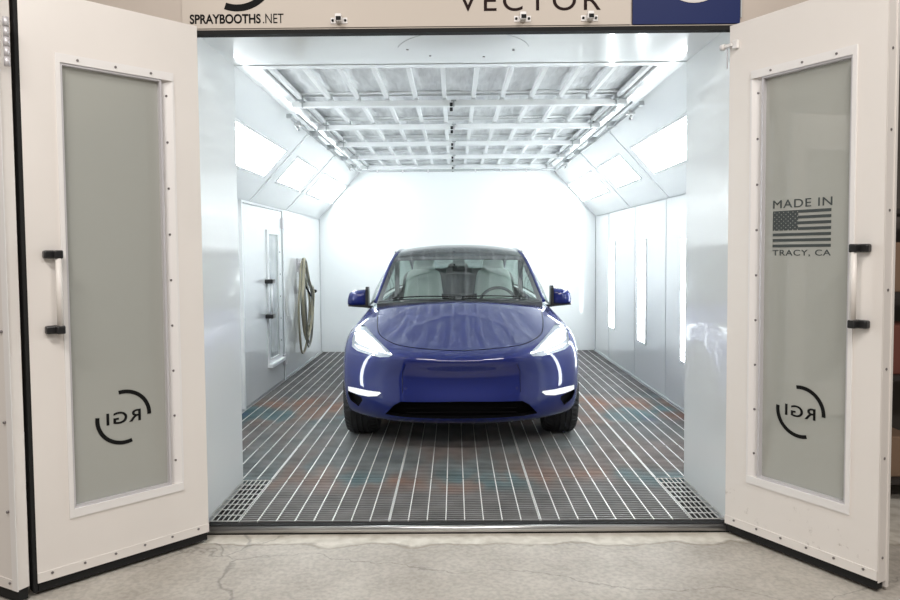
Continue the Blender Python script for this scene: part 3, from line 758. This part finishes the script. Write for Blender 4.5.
shelf(2.42, 3.3, 4.3, 'dark steel storage shelf at the right edge of the photo', [
    (.06, .35, .75, .3, 'redbin', 'red-brown bin on the second board of the right shelf', 'storage_bin', 'bin'), (.05, .4, 1.25, .3, 'cardboard', 'brown carton on the third board of the right shelf', 'carton', 'box'),
    (.08, .3, .12, .25, 'cardboard', 'brown carton on the bottom board of the right shelf', 'carton', 'box')])

# ------------------------------------------------------------------ the car (local: x right, y to the tail, z up, origin under the nose)
CX, CY = .042, 5.05
car = empty('car', (CX, CY, 0), 0, 'glossy deep blue electric crossover parked nose-out on the grating', 'car')

def subdiv(bm, levels, name='tmp'):
    me = bpy.data.meshes.new(name); bm.to_mesh(me); bm.free()
    o = bpy.data.objects.new(name, me); COL.objects.link(o)
    md = o.modifiers.new('s', 'SUBSURF'); md.levels = levels; md.render_levels = levels
    dg = bpy.context.evaluated_depsgraph_get(); r = bpy.data.meshes.new_from_object(o.evaluated_get(dg))
    bpy.data.objects.remove(o); bpy.data.meshes.remove(me); return r

FT = [(.232, .13, .235, .55, .885), (.27, .050, .285, .50, .910), (.375, .022, .40, .470, .924), (.47, .055, .50, .460, .928),
      (.60, .090, .62, .480, .931), (.702, .050, .755, .540, .926), (.742, .098, .865, .67, .886)]
AI = [0, .25, .5, .72, .89, 1.]
SY = [None, .87, 1.12, 1.40, 1.62, 2.3, 3.0, 3.7, 4.25, 4.60]
SXk = [.85, .91, .928, .936, .937, .928, .874]         # half width of each row at the doors
SZk = [.21, .27, .40, .50, .63, .79, .90]
crest = {1: (.885, .893), 2: (.865, .930), 3: (.838, .978), 4: (.825, 1.0), 5: (.835, 1.0), 6: (.84, 1.01), 7: (.82, 1.02), 8: (.77, 1.04), 9: (.66, 1.05)}
taper = {1: 1., 2: 1., 3: .995, 4: .99, 5: .985, 6: .99, 7: 1., 8: .965, 9: .86}
topc = {0: (.105, .735), 1: (.27, .803), 2: (.55, .903), 3: (.87, 1.005), 4: (1.17, 1.096), 5: (2.3, 1.03), 6: (3.0, 1.04), 7: (3.7, 1.06), 8: (4.35, 1.10), 9: (4.70, 1.06)}
def front_pt(i, k):
    zc, yc, zk, yk, xk = FT[k]; a = AI[i]
    return (xk * a, yc + (yk - yc) * a ** 3.1, zc + (zk - zc) * (a ** 2 if k < 5 else a ** 1.8))
def side_pt(j, k):
    if j == 0: return front_pt(5, k)
    x, z = (SXk[k] * taper[j], SZk[k]) if k < 6 else crest[j]
    if k == 5: z = SZk[5] + (crest[j][1] - .893) * .6
    if j == 9: x = x * 1.0
    return (x, SY[j], z)
def top_pt(i, j):
    if j == 0: return front_pt(i, 6)
    yc, zc = topc[j]; xs, ys, zs = side_pt(j, 6); a = AI[i]
    e = a ** 2.4
    z = zc + (zs - zc) * a ** 2
    return (xs * a, yc + (ys - yc) * e, z)
def rear_pt(i, k):
    zc = [.24, .30, .42, .55, .68, .88, 1.06][k]; yc = [4.62, 4.70, 4.75, 4.75, 4.72, 4.70, 4.70][k]
    xs, ys, zs = side_pt(9, k); a = AI[i]
    return (xs * a, yc + (ys - yc) * a ** 3, zc + (zs - zc) * a ** 2)
bm = BM(); cache = {}
def V(p):
    key = tuple(round(c, 5) for c in p)
    if key not in cache: cache[key] = bm.verts.new(p)
    return cache[key]
def quad(*ps):
    vs = []
    for p in ps:
        v = V(p)
        if v not in vs: vs.append(v)
    if len(vs) > 2:
        try: bm.faces.new(vs)
        except ValueError: pass
def mx(p): return (-p[0], p[1], p[2])
def strip(grid):
    for a in range(len(grid) - 1):
        for b in range(len(grid[0]) - 1):
            q = (grid[a][b], grid[a + 1][b], grid[a + 1][b + 1], grid[a][b + 1]); quad(*q); quad(*[mx(p) for p in q][::-1])
strip([[front_pt(i, k) for k in range(7)] for i in range(6)])
strip([[side_pt(j, k) for k in range(7)] for j in range(10)])
strip([[top_pt(i, j) for j in range(10)] for i in range(6)])
strip([[rear_pt(i, k) for k in range(7)] for i in range(6)])
def bot_pt(i, j):
    if j == 0: return front_pt(i, 0)
    if j == 9: return rear_pt(i, 0)
    f = topc[j][0]; xs, ys, zs = side_pt(j, 0); a = AI[i]; return (xs * a, f + (ys - f) * a ** 3, .20 + (zs - .20) * a)
strip([[bot_pt(i, j) for j in range(10)] for i in range(6)])
bmesh.ops.recalc_face_normals(bm, faces=bm.faces[:])
body_me = subdiv(bm, 3)

tmpb = BM(); tmpb.from_mesh(body_me); BVH = BVHTree.FromBMesh(tmpb); tmpb.free()
def front_y(x, z):
    h = BVH.ray_cast(Vector((x, -2, z)), Vector((0, 1, 0)))
    return h[0].y if h[0] else None
def top_z(x, y):
    h = BVH.ray_cast(Vector((x, y, 3)), Vector((0, 0, -1)))
    return h[0].z if h[0] else None

def resample(poly, d, closed=True):
    out = []; n = len(poly)
    for i in range(n if closed else n - 1):
        a = Vector(poly[i]); b = Vector(poly[(i + 1) % n]); m = max(1, int((b - a).length / d))
        for k in range(m): out.append(tuple(a + (b - a) * k / m))
    if not closed: out.append(tuple(poly[-1]))
    return out
def round_poly(poly, n=5):
    """smooth closed outline through the points"""
    return [tuple(v[:2]) for v in catmull([(p[0], p[1], 0) for p in poly], n, closed=True)]
def in_poly(p, poly):
    c = False; n = len(poly)
    for i in range(n):
        (x1, y1), (x2, y2) = poly[i], poly[(i + 1) % n]
        if (y1 > p[1]) != (y2 > p[1]) and p[0] < (x2 - x1) * (p[1] - y1) / (y2 - y1) + x1: c = not c
    return c
def patch2d(poly, d=.012):
    b = resample(poly, d); pts = [Vector(p) for p in b]; nb = len(b)
    xs = [p[0] for p in b]; zs = [p[1] for p in b]
    x = min(xs) + d / 2
    while x < max(xs):
        z = min(zs) + d / 2
        while z < max(zs):
            if in_poly((x, z), b) and min((Vector((x, z)) - q).length for q in pts[:nb]) > d * .45: pts.append(Vector((x, z)))
            z += d
        x += d
    r = geometry.delaunay_2d_cdt(pts, [], [list(range(nb))], 1, 1e-6)
    return r[0], r[2]
def fy(x, z, last=[.3]):
    y = front_y(x, z)
    if y is None or y > 1.1:
        for dx in (.01, .02, .03, .05, .08):
            y = front_y(x - math.copysign(dx, x), z)
            if y is not None and y < 1.1: break
        else: y = .6
    return y
def surf_solid(poly, off0, off1, mi=0, d=.012):
    """closed shell between two depths below/above the body skin, outline given from the front"""
    vs, fs = patch2d(poly, d); bm = BM()
    A = [bm.verts.new((v.x, fy(v.x, v.y) + off0, v.y)) for v in vs]; B = [bm.verts.new((v.x, fy(v.x, v.y) + off1, v.y)) for v in vs]
    for f in fs:
        for L_, rev in ((A, False), (B, True)):
            q = [L_[i] for i in f]; bm.faces.new(q[::-1] if rev else q)
    bed = [e for e in bm.edges if len(e.link_faces) == 1]
    imap = {v: i for i, v in enumerate(A)}
    for e in bed:
        if e.verts[0] in imap and e.verts[1] in imap:
            i, j = imap[e.verts[0]], imap[e.verts[1]]
            bm.faces.new((A[i], A[j], B[j], B[i]))
    bmesh.ops.recalc_face_normals(bm, faces=bm.faces[:])
    for f in bm.faces: f.material_index = mi
    return bm

def px2front(pts): return pts
# outlines seen from the front (x outboard positive, z up), mirrored for the other side
HEAD = [(0.829, 0.884), (0.845, 0.85), (0.842, 0.807), (0.838, 0.765), (0.79, 0.742), (0.712, 0.73), (0.6, 0.716), (0.525, 0.722), (0.5, 0.74), (0.535, 0.768), (0.6, 0.806), (0.684, 0.848), (0.765, 0.886), (0.805, 0.893)]
HEADLEDA = [(0.815, 0.868), (0.826, 0.845), (0.818, 0.805), (0.78, 0.788), (0.7, 0.77), (0.62, 0.752), (0.56, 0.745), (0.6, 0.785), (0.68, 0.828), (0.765, 0.862)]
HEADLEDB = [(0.82, 0.775), (0.78, 0.755), (0.7, 0.742), (0.62, 0.731), (0.62, 0.737), (0.7, 0.752), (0.78, 0.768)]
FOG = [(0.85892, 0.468), (0.788, 0.47), (0.6895, 0.466), (0.5969099999999999, 0.466), (0.586075, 0.458), (0.615625, 0.436), (0.68753, 0.424), (0.7742100000000001, 0.425), (0.85892, 0.436)]
FOGP = [(0.862, 0.434), (0.79, 0.42), (0.745, 0.408), (0.735, 0.385), (0.775, 0.33), (0.84, 0.365), (0.866, 0.41)]
INTAKE = [(-0.555, 0.305), (-0.53, 0.335), (-0.49, 0.38), (-0.44, 0.41), (0, 0.418), (0.44, 0.41), (0.49, 0.38), (0.53, 0.335), (0.555, 0.305), (0.45, 0.295), (0, 0.29), (-0.45, 0.295)]
def mir(poly): return [(-x, z) for x, z in poly][::-1]

def cutter(bm, mat):
    me = bpy.data.meshes.new('cut'); bm.to_mesh(me); bm.free(); me.materials.append(mat)
    o = bpy.data.objects.new('cut', me); COL.objects.link(o); return o
body_me.materials.append(M['paint'])
bo = bpy.data.objects.new('body_tmp', body_me); COL.objects.link(bo)
cuts = []
# wheel wells
for y in (.87, 3.76):
    for s in (-1, 1):
        b = BM(); pts = [(y + .385 * math.cos(2 * PI * k / 48), .355 + .385 * math.sin(2 * PI * k / 48)) for k in range(48)]
        prism(b, pts, 'x', s * .60, s * 1.1); cuts.append(cutter(b, M['cabin']))
# cabin cavity
b = BM(); prism(b, [(-.735, 1.62), (-.60, 1.36), (-.3, 1.26), (0, 1.235), (.3, 1.26), (.60, 1.36), (.735, 1.62), (.75, 2.0), (.75, 3.9), (.66, 4.35), (-.66, 4.35), (-.75, 3.9), (-.75, 2.0)], 'z', .40, 1.4); cuts.append(cutter(b, M['cabin']))
cuts.append(cutter(surf_solid(INTAKE, -.08, .10, d=.02), M['intake']))
for f_ in (lambda p: p, mir):
    cuts.append(cutter(surf_solid(f_(HEAD), -.06, .055), M['lampshell']))
    cuts.append(cutter(surf_solid(f_(FOGP), -.06, .05), M['intake']))
for c in cuts:
    md = bo.modifiers.new('b', 'BOOLEAN'); md.operation = 'DIFFERENCE'; md.object = c; md.solver = 'EXACT'; md.material_mode = 'TRANSFER'
dg = bpy.context.evaluated_depsgraph_get(); bme = bpy.data.meshes.new_from_object(bo.evaluated_get(dg))
for c in cuts + [bo]: bpy.data.objects.remove(c)
for p in bme.polygons: p.use_smooth = True
bme.set_sharp_from_angle(angle=math.radians(38))
bme.name = 'car_body'
body = bpy.data.objects.new('body', bme); COL.objects.link(body); body.parent = car

def surf_patch(name, poly, off, th, mat, parent, d=.012, smooth=True):
    return obj(name, surf_solid(poly, off, off + th, d=d), mat, parent, smooth=math.radians(40))
for s, f_ in ((1, lambda p: p), (-1, mir)):
    hl = surf_patch('headlight', f_(HEAD), -.001, .004, M['lens'], car)
    surf_patch('headlight_led', f_(HEADLEDA), .018, .02, M['led'], hl)
    surf_patch('headlight_led', f_(HEADLEDB), .030, .015, M['led'], hl)
    fg = surf_patch('fog_light', f_(FOG), -.006, .012, M['foglens'], car)
# chin splitter and grille slats inside the intake
b = BM()
for z in (.315, .345, .375): box(b, -.40, .40, .135, .145, z, z + .006)
obj('intake_grille', b, M['intake'], car)
# shut line of the bonnet, bumper seams
def line_front(pts, name, r=.0025, off=-.0005):
    P = resample(pts, .02, closed=False); return tube(BM(), [(x, fy(x, z) + off, z) for x, z in P], r, 6)
def line_top(pts, r=.003, off=.0005):
    P = resample(pts, .03, closed=False); return tube(BM(), [(x, y, (top_z(x, y) or 0) + off) for x, y in P], r, 6)
HL = [(.705, 1.36), (.70, 1.1), (.675, .8), (.62, .50), (.50, .30), (.35, .215), (.15, .175), (0, .165)]
hood = catmull([(x, y, 0) for x, y in HL + [(-x, y) for x, y in HL[::-1][1:]]], 6)
obj('bonnet_seam', line_top([(v.x, v.y) for v in hood], .0032, .0), M['intake'], car)
for s in (1, -1):
    obj('bumper_seam', line_front([(s * .40, .675), (s * .425, .62), (s * .425, .47)], 'x', .0018), M['intake'], car)
# parking sensors
for x, z in ((.40, .50), (-.40, .50)):
    y = fy(x, z); obj('parking_sensor', cyl(BM(), (x, y - .002, z), (x, y + .01, z), .010, 14), M['paint'], car)

# ---- greenhouse: one curved sheet over windscreen, roof and tailgate glass
RAIL = [(.752, 1.42, 1.045), (.728, 1.62, 1.145), (.692, 1.86, 1.285), (.650, 2.10, 1.420), (.618, 2.34, 1.488), (.600, 2.7, 1.512), (.590, 3.2, 1.485), (.570, 3.7, 1.375), (.560, 4.15, 1.225), (.55, 4.42, 1.075)]
SPINE = [(1.17, 1.070), (1.42, 1.190), (1.68, 1.310), (1.95, 1.430), (2.25, 1.520), (2.65, 1.562), (3.2, 1.545), (3.7, 1.455), (4.2, 1.30), (4.55, 1.11)]
railc = catmull(RAIL, 6); spinec = catmull([(0, y, z) for y, z in SPINE], 6)
NB = len(railc)
def sheet(a, b, off=0.):
    """a in -1..1 across, b in 0..1 along"""
    t = b * (NB - 1); i = min(int(t), NB - 2); f = t - i
    r = railc[i].lerp(railc[i + 1], f); c = spinec[i].lerp(spinec[i + 1], f)
    aa = abs(a); e = aa ** 2.3
    return Vector((r.x * a, c.y + (r.y - c.y) * e, c.z + (r.z - c.z) * e + off))
def sheet_patch(name, a0, a1, b0, b1, mat, off=0., th=.004, na=24, nb=24, parent=car):
    bm = BM(); A = []; B = []
    for i in range(na + 1):
        A.append([]); B.append([])
        for j in range(nb + 1):
            p = sheet(a0 + (a1 - a0) * i / na, b0 + (b1 - b0) * j / nb, off)
            A[-1].append(bm.verts.new(p)); B[-1].append(bm.verts.new(p - Vector((0, 0, th))))
    for i in range(na):
        for j in range(nb):
            bm.faces.new((A[i][j], A[i + 1][j], A[i + 1][j + 1], A[i][j + 1])); bm.faces.new((B[i][j], B[i][j + 1], B[i + 1][j + 1], B[i + 1][j]))
    for i in range(na):
        bm.faces.new((A[i][0], B[i][0], B[i + 1][0], A[i + 1][0])); bm.faces.new((A[i][nb], A[i + 1][nb], B[i + 1][nb], B[i][nb]))
    for j in range(nb):
        bm.faces.new((A[0][j], A[0][j + 1], B[0][j + 1], B[0][j])); bm.faces.new((A[na][j], B[na][j], B[na][j + 1], A[na][j + 1]))
    bmesh.ops.recalc_face_normals(bm, faces=bm.faces[:])
    return obj(name, bm, mat, parent, smooth=math.radians(40))
WT = .345
ws = sheet_patch('windshield', -.93, .93, .012, WT, M['windshield'], th=.002)
sheet_patch('glass_border', -.995, -.925, .0, WT, M['frit'], off=.001, na=4, parent=ws)
sheet_patch('glass_border', .925, .995, .0, WT, M['frit'], off=.001, na=4, parent=ws)
sheet_patch('glass_border', -.93, .93, .0, .014, M['frit'], off=.001, nb=2, parent=ws)
sheet_patch('glass_border', -.93, .93, WT - .03, WT, M['frit'], off=.0015, nb=4, parent=ws)
sheet_patch('camera_housing', -.085, .085, WT - .095, WT - .03, M['frit'], off=-.006, th=.03, na=6, nb=6, parent=ws)
sheet_patch('roof_glass', -.97, .97, WT + .003, .74, M['roofglass'])
sheet_patch('rear_window', -.85, .85, .765, .96, M['sideglass'])
sheet_patch('tailgate_frame', -.99, -.84, .745, 1., M['paint'], off=.002, na=4); sheet_patch('tailgate_frame', .84, .99, .745, 1., M['paint'], off=.002, na=4)
sheet_patch('tailgate_frame', -.85, .85, .742, .767, M['paint'], off=.002, nb=3); sheet_patch('tailgate_frame', -.85, .85, .958, 1., M['paint'], off=.002, nb=3)
belt = catmull([(.835, 1.52, .985), (.85, 1.8, .992), (.856, 2.2, .998), (.858, 2.7, 1.005), (.855, 3.2, 1.012), (.83, 3.7, 1.03), (.78, 4.05, 1.05), (.72, 4.30, 1.06)], 8)
def side_strip(s, r0, r1, name, mat, inset):
    """side window between belt and roof rail"""
    bm = BM(); n = 40; m = 8; A = []
    for i in range(n + 1):
        u = r0 + (r1 - r0) * i / n; t = u * (NB - 1); k = min(int(t), NB - 2); r = railc[k].lerp(railc[k + 1], t - k)
        yy = r.y; bi = min(range(len(belt)), key=lambda q: abs(belt[q].y - yy)); bpt = belt[bi]
        A.append([])
        for j in range(m + 1):
            f = j / m; x = bpt.x + (r.x - bpt.x) * f + .035 * math.sin(PI * f) * min(1, (r.z - bpt.z) / .3) ; z = bpt.z + (r.z - bpt.z) * f
            A[-1].append((s * (x - inset), yy if j == m else yy + (max(bpt.y, yy) - yy) * (1 - f), z))
    Vv = [[bm.verts.new(p) for p in row] for row in A]; W = [[bm.verts.new((p[0] - s * .004, p[1], p[2])) for p in row] for row in A]
    for i in range(n):
        for j in range(m):
            bm.faces.new((Vv[i][j], Vv[i + 1][j], Vv[i + 1][j + 1], Vv[i][j + 1])); bm.faces.new((W[i][j], W[i][j + 1], W[i + 1][j + 1], W[i + 1][j]))
    bmesh.ops.recalc_face_normals(bm, faces=bm.faces[:])
    return obj(name, bm, mat, car, smooth=math.radians(40))
for s in (-1, 1):
    side_strip(s, .10, .93, 'side_window', M['sideglass'], .004)
    # roof rail / windscreen pillar
    pts = [Vector((s * (p.x + .004), p.y, p.z - .004)) for p in railc[:-3]]
    rad = [.017 if i < 30 else .019 for i in range(len(pts))]
    obj('pillar', tube(BM(), pts, rad, 10), M['paint'], car)
    b = BM()
    t = railc[int(.46 * NB)]
    prism(b, [(t.y + .0, t.z), (t.y + .12, t.z), (t.y + .10, 1.0), (t.y - .04, 1.0)], 'x', s * .62, s * .66)
    obj('door_pillar', b, M['cabin'], car)
    # door handle recess line on the belt
    obj('belt_trim', tube(BM(), [Vector((s * (p.x + .001), p.y, p.z)) for p in belt], .010, 8), M['blackplastic'], car)
# cowl and wipers
b = BM(); n = 20; A = []
for i in range(n + 1):
    a = -1 + 2 * i / n; p = sheet(a * .98, .0); q = sheet(a * .98, .012)
    A.append([b.verts.new((p.x, p.y - .06, p.z - .016)), b.verts.new((q.x, q.y, q.z - .012)), b.verts.new((q.x, q.y + .10, q.z - .05)), b.verts.new((p.x, p.y - .06, p.z - .06))])
for i in range(n):
    for j in range(4): b.faces.new((A[i][j], A[i + 1][j], A[i + 1][(j + 1) % 4], A[i][(j + 1) % 4]))
b.faces.new(A[0]); b.faces.new(A[-1]); bmesh.ops.recalc_face_normals(b, faces=b.faces[:])
obj('cowl', b, M['blackplastic'], car)
for a0, a1 in ((-.80, -.05), (.02, .78)):
    pts = [sheet(a0 + (a1 - a0) * k / 10, .016 + .01 * math.sin(PI * k / 10), .012) for k in range(11)]
    obj('wiper', tube(BM(), pts, .006, 6), M['rubber'], car)

# ---- door mirrors
for s in (-1, 1):
    # housing cross sections along x: outboard end lower and smaller
    secs = [(.852, 1.000, 1.150, .075), (.89, .998, 1.146, .095), (.94, .996, 1.142, .10), (.985, .996, 1.136, .09), (1.010, .998, 1.118, .075), (1.030, 1.001, 1.065, .04)]
    b = BM(); R = []
    for x, za, zb_, dp in secs:
        zc_ = (za + zb_) / 2; hz = (zb_ - za) / 2; ring = []
        for k in range(20):
            an = 2 * PI * k / 20; ca, sa = math.cos(an), math.sin(an)
            ring.append(b.verts.new((s * x, 1.60 - dp * (abs(ca) ** .7) * (1 if ca > 0 else -.12), zc_ + hz * math.copysign(abs(sa) ** .6, sa))))
        R.append(ring)
    for i in range(len(R) - 1):
        for k in range(20): b.faces.new((R[i][k], R[i][(k + 1) % 20], R[i + 1][(k + 1) % 20], R[i + 1][k]))
    b.faces.new(R[0]); b.faces.new(R[-1]); bmesh.ops.recalc_face_normals(b, faces=b.faces[:])
    mi_ = obj('door_mirror', b, M['paint'], car, smooth=math.radians(60))
    bb = BM(); prism(bb, [(1.50, .998), (1.50, 1.150), (1.535, 1.172), (1.60, 1.168), (1.62, .998)], 'x', s * .832, s * .858)
    obj('mirror_cap', bb, M['blackplastic'], mi_)
    bb = BM(); prism(bb, [(.765, .968), (.765, .992), (.86, 1.003), (1.02, 1.004), (1.022, .994), (.88, .982)] if s > 0 else [(-.765, .968), (-.88, .982), (-1.022, .994), (-1.02, 1.004), (-.86, 1.003), (-.765, .992)], 'y', 1.53, 1.60)
    obj('mirror_arm', bb, M['blackplastic'], mi_)
    obj('mirror_glass', bx(min(s * .87, s * 1.0), max(s * .87, s * 1.0), 1.612, 1.616, 1.015, 1.12), M['mirrorglass'], mi_)

# ---- wheels
def tyre_mesh():
    bm = BM(); R = .356; W = .1275; seg = 96
    prof = [(-.095, .235), (-.118, .262), (-W, .300), (-.124, .332), (-.108, .349)]
    for c in (-.062, -.021, .021, .062): prof += [(c - .007, R), (c - .005, R - .010), (c + .005, R - .010), (c + .007, R)]
    prof += [(.108, .349), (.124, .332), (W, .300), (.118, .262), (.095, .235)]
    rings = []
    for k in range(seg):
        a = 2 * PI * k / seg; ring = []
        for x, r in prof:
            rr = r
            if abs(x) > .07 and r > .34 and k % 2 == 0: rr = r - .008
            ring.append(bm.verts.new((x, rr * math.cos(a), rr * math.sin(a))))
        rings.append(ring)
    n = len(prof)
    for k in range(seg):
        A, B = rings[k], rings[(k + 1) % seg]
        for i in range(n): bm.faces.new((A[i], A[(i + 1) % n], B[(i + 1) % n], B[i]))
    bmesh.ops.recalc_face_normals(bm, faces=bm.faces[:]); return bm
def rim_mesh(s):
    bm = BM()
    # barrel
    seg = 60
    for (xa, xb, ra, rb) in ((-.10, .10, .236, .228),):
        P = [(xa, ra), (xb, ra), (xb, rb), (xa, rb)]; rings = [[bm.verts.new((x, r * math.cos(2 * PI * k / seg), r * math.sin(2 * PI * k / seg))) for x, r in P] for k in range(seg)]
        for k in range(seg):
            for i in range(4): bm.faces.new((rings[k][i], rings[k][(i + 1) % 4], rings[(k + 1) % seg][(i + 1) % 4], rings[(k + 1) % seg][i]))
    cyl(bm, (s * .05, 0, 0), (s * .085, 0, 0), .06, 24)
    for k in range(10):
        a = 2 * PI * k / 10; c, sn = math.cos(a), math.sin(a)
        vs0 = []
        for (r, w, x) in ((.05, .018, .075), (.232, .028, .092)):
            for ww in (-w, w):
                for xx in (x - .02, x): vs0.append(bm.verts.new((s * xx, r * c - ww * sn, r * sn + ww * c)))
        for q in ((0, 1, 3, 2), (4, 6, 7, 5), (0, 4, 5, 1), (2, 3, 7, 6), (0, 2, 6, 4), (1, 5, 7, 3)): bm.faces.new([vs0[i] for i in q])
    bmesh.ops.recalc_face_normals(bm, faces=bm.faces[:]); return bm
for y in (.87, 3.76):
    for s in (-1, 1):
        wq = bpy.data.objects.new('wheel', None); COL.objects.link(wq); wq.parent = car; wq.location = (s * .798, y, .3565)
        obj('tyre', tyre_mesh(), M['tyre'], wq); obj('rim', rim_mesh(s), M['rim'], wq)

# ---- interior
b = BM(); prism(b, [(1.30, .78), (1.34, .955), (1.50, .985), (1.78, .99), (1.90, .96), (1.92, .86), (1.86, .62), (1.40, .5)], 'x', -.73, .73)
obj('dashboard', b, M['dash'], car, smooth=math.radians(30))
obj('dashboard_strip', bx(-.71, .71, 1.915, 1.93, .90, .935, bev=.003), M['seat'], car)
obj('centre_screen', bx(-.17, .17, 1.86, 1.875, .93, 1.085, bev=.004), M['screen'], car)
b = BM(); tube(b, [(.38 + .178 * math.cos(a), 2.06 - .06 * math.sin(a), .965 + .168 * math.sin(a)) for a in [2 * PI * k / 40 for k in range(40)]], .015, 10, closed=True)
stw = obj('steering_wheel', b, M['cabin'], car)
b = BM(); cyl(b, (.38, 1.90, .95), (.38, 2.05, .965), .05, 20); box(b, .215, .545, 2.045, 2.062, .955, .98); box(b, .365, .395, 2.045, 2.062, .82, .96)
obj('steering_hub', b, M['cabin'], stw)
def cushion(w, d, h, loc, tilt=0., lvl=2, crown=1.):
    bm = BM(); box(bm, -w / 2, w / 2, -d / 2, d / 2, -h / 2, h / 2)
    bmesh.ops.subdivide_edges(bm, edges=bm.edges[:], cuts=2, use_grid_fill=True)
    for v in bm.verts:
        if v.co.z > 0 and crown != 1.: v.co.x *= crown
    me = subdiv(bm, lvl)
    me.transform(Matrix.Translation(loc) @ Matrix.Rotation(tilt, 4, 'X')); 
    for p in me.polygons: p.use_smooth = True
    return me
for s in (-1, 1):
    st = link_mesh('seat', cushion(.56, .60, .24, (s * .38, 2.40, .60), math.radians(-6)), M['seat'], car)
    link_mesh('backrest', cushion(.54, .20, .74, (s * .38, 2.80, .93), math.radians(-14), crown=.72), M['seat'], st)
    link_mesh('headrest', cushion(.27, .13, .24, (s * .38, 2.91, 1.285), math.radians(-12), crown=.85), M['seat'], st)
rb = link_mesh('rear_bench', cushion(1.34, .58, .22, (0, 3.25, .68)), M['cabin'], car)
link_mesh('backrest', cushion(1.34, .20, .62, (0, 3.66, .98), math.radians(-16)), M['cabin'], rb)
for x in (-.42, 0, .42): link_mesh('headrest', cushion(.24, .12, .16, (x, 3.78, 1.27), math.radians(-12)), M['cabin'], rb)
obj('rear_view_mirror', bx(-.125, .125, 1.955, 1.985, 1.275, 1.335, bev=.012), M['blackplastic'], car)
obj('underbody', bx(-.60, .60, .6, 4.4, .175, .22), M['intake'], car)


# ------------------------------------------------------------------ shop lighting and world
def area(name, loc, rot, sx, sy, power, col=(1, .955, .91)):
    l = bpy.data.lights.new(name, 'AREA'); l.shape = 'RECTANGLE'; l.size = sx; l.size_y = sy; l.energy = power; l.color = col
    o = bpy.data.objects.new(name, l); COL.objects.link(o); o.location = loc; o.rotation_euler = rot; return o
area('shop_lamp_left', (-1.9, .6, 4.6), (math.radians(22), 0, 0), 1.6, .3, 102)
area('shop_lamp_right', (1.9, .6, 4.6), (math.radians(22), 0, 0), 1.6, .3, 102)
area('shop_lamp_rear', (0, -2.5, 4.6), (math.radians(30), 0, 0), 3.2, .3, 130)
w = bpy.data.worlds.new('shop_air'); S.world = w; w.use_nodes = True
bg = w.node_tree.nodes['Background']; bg.inputs[0].default_value = (.58, .54, .50, 1); bg.inputs[1].default_value = .28

# ------------------------------------------------------------------ camera
cam = bpy.data.cameras.new('camera'); co = bpy.data.objects.new('camera', cam); COL.objects.link(co); S.camera = co
cam.sensor_width = 36; cam.lens = 36 * 720 / 900; cam.clip_start = .05; cam.clip_end = 60
pitch, yaw, roll = math.radians(2.68), math.radians(-.38), math.radians(.45)
fwd = Vector((math.sin(yaw) * math.cos(pitch), math.cos(yaw) * math.cos(pitch), -math.sin(pitch)))
rt = Vector((math.cos(yaw), -math.sin(yaw), 0)); up = rt.cross(fwd)
r2 = math.cos(roll) * rt - math.sin(roll) * up; u2 = math.sin(roll) * rt + math.cos(roll) * up
mw = Matrix((r2, u2, -fwd)).transposed().to_4x4(); mw.translation = (0, 0, 1.48); co.matrix_world = mw
cam.shift_y = -13.8 / 900
S.view_settings.view_transform = 'Standard'; S.view_settings.look = 'None'; S.view_settings.gamma = 1; S.view_settings.exposure = 0.; S.view_settings.use_curve_mapping = False
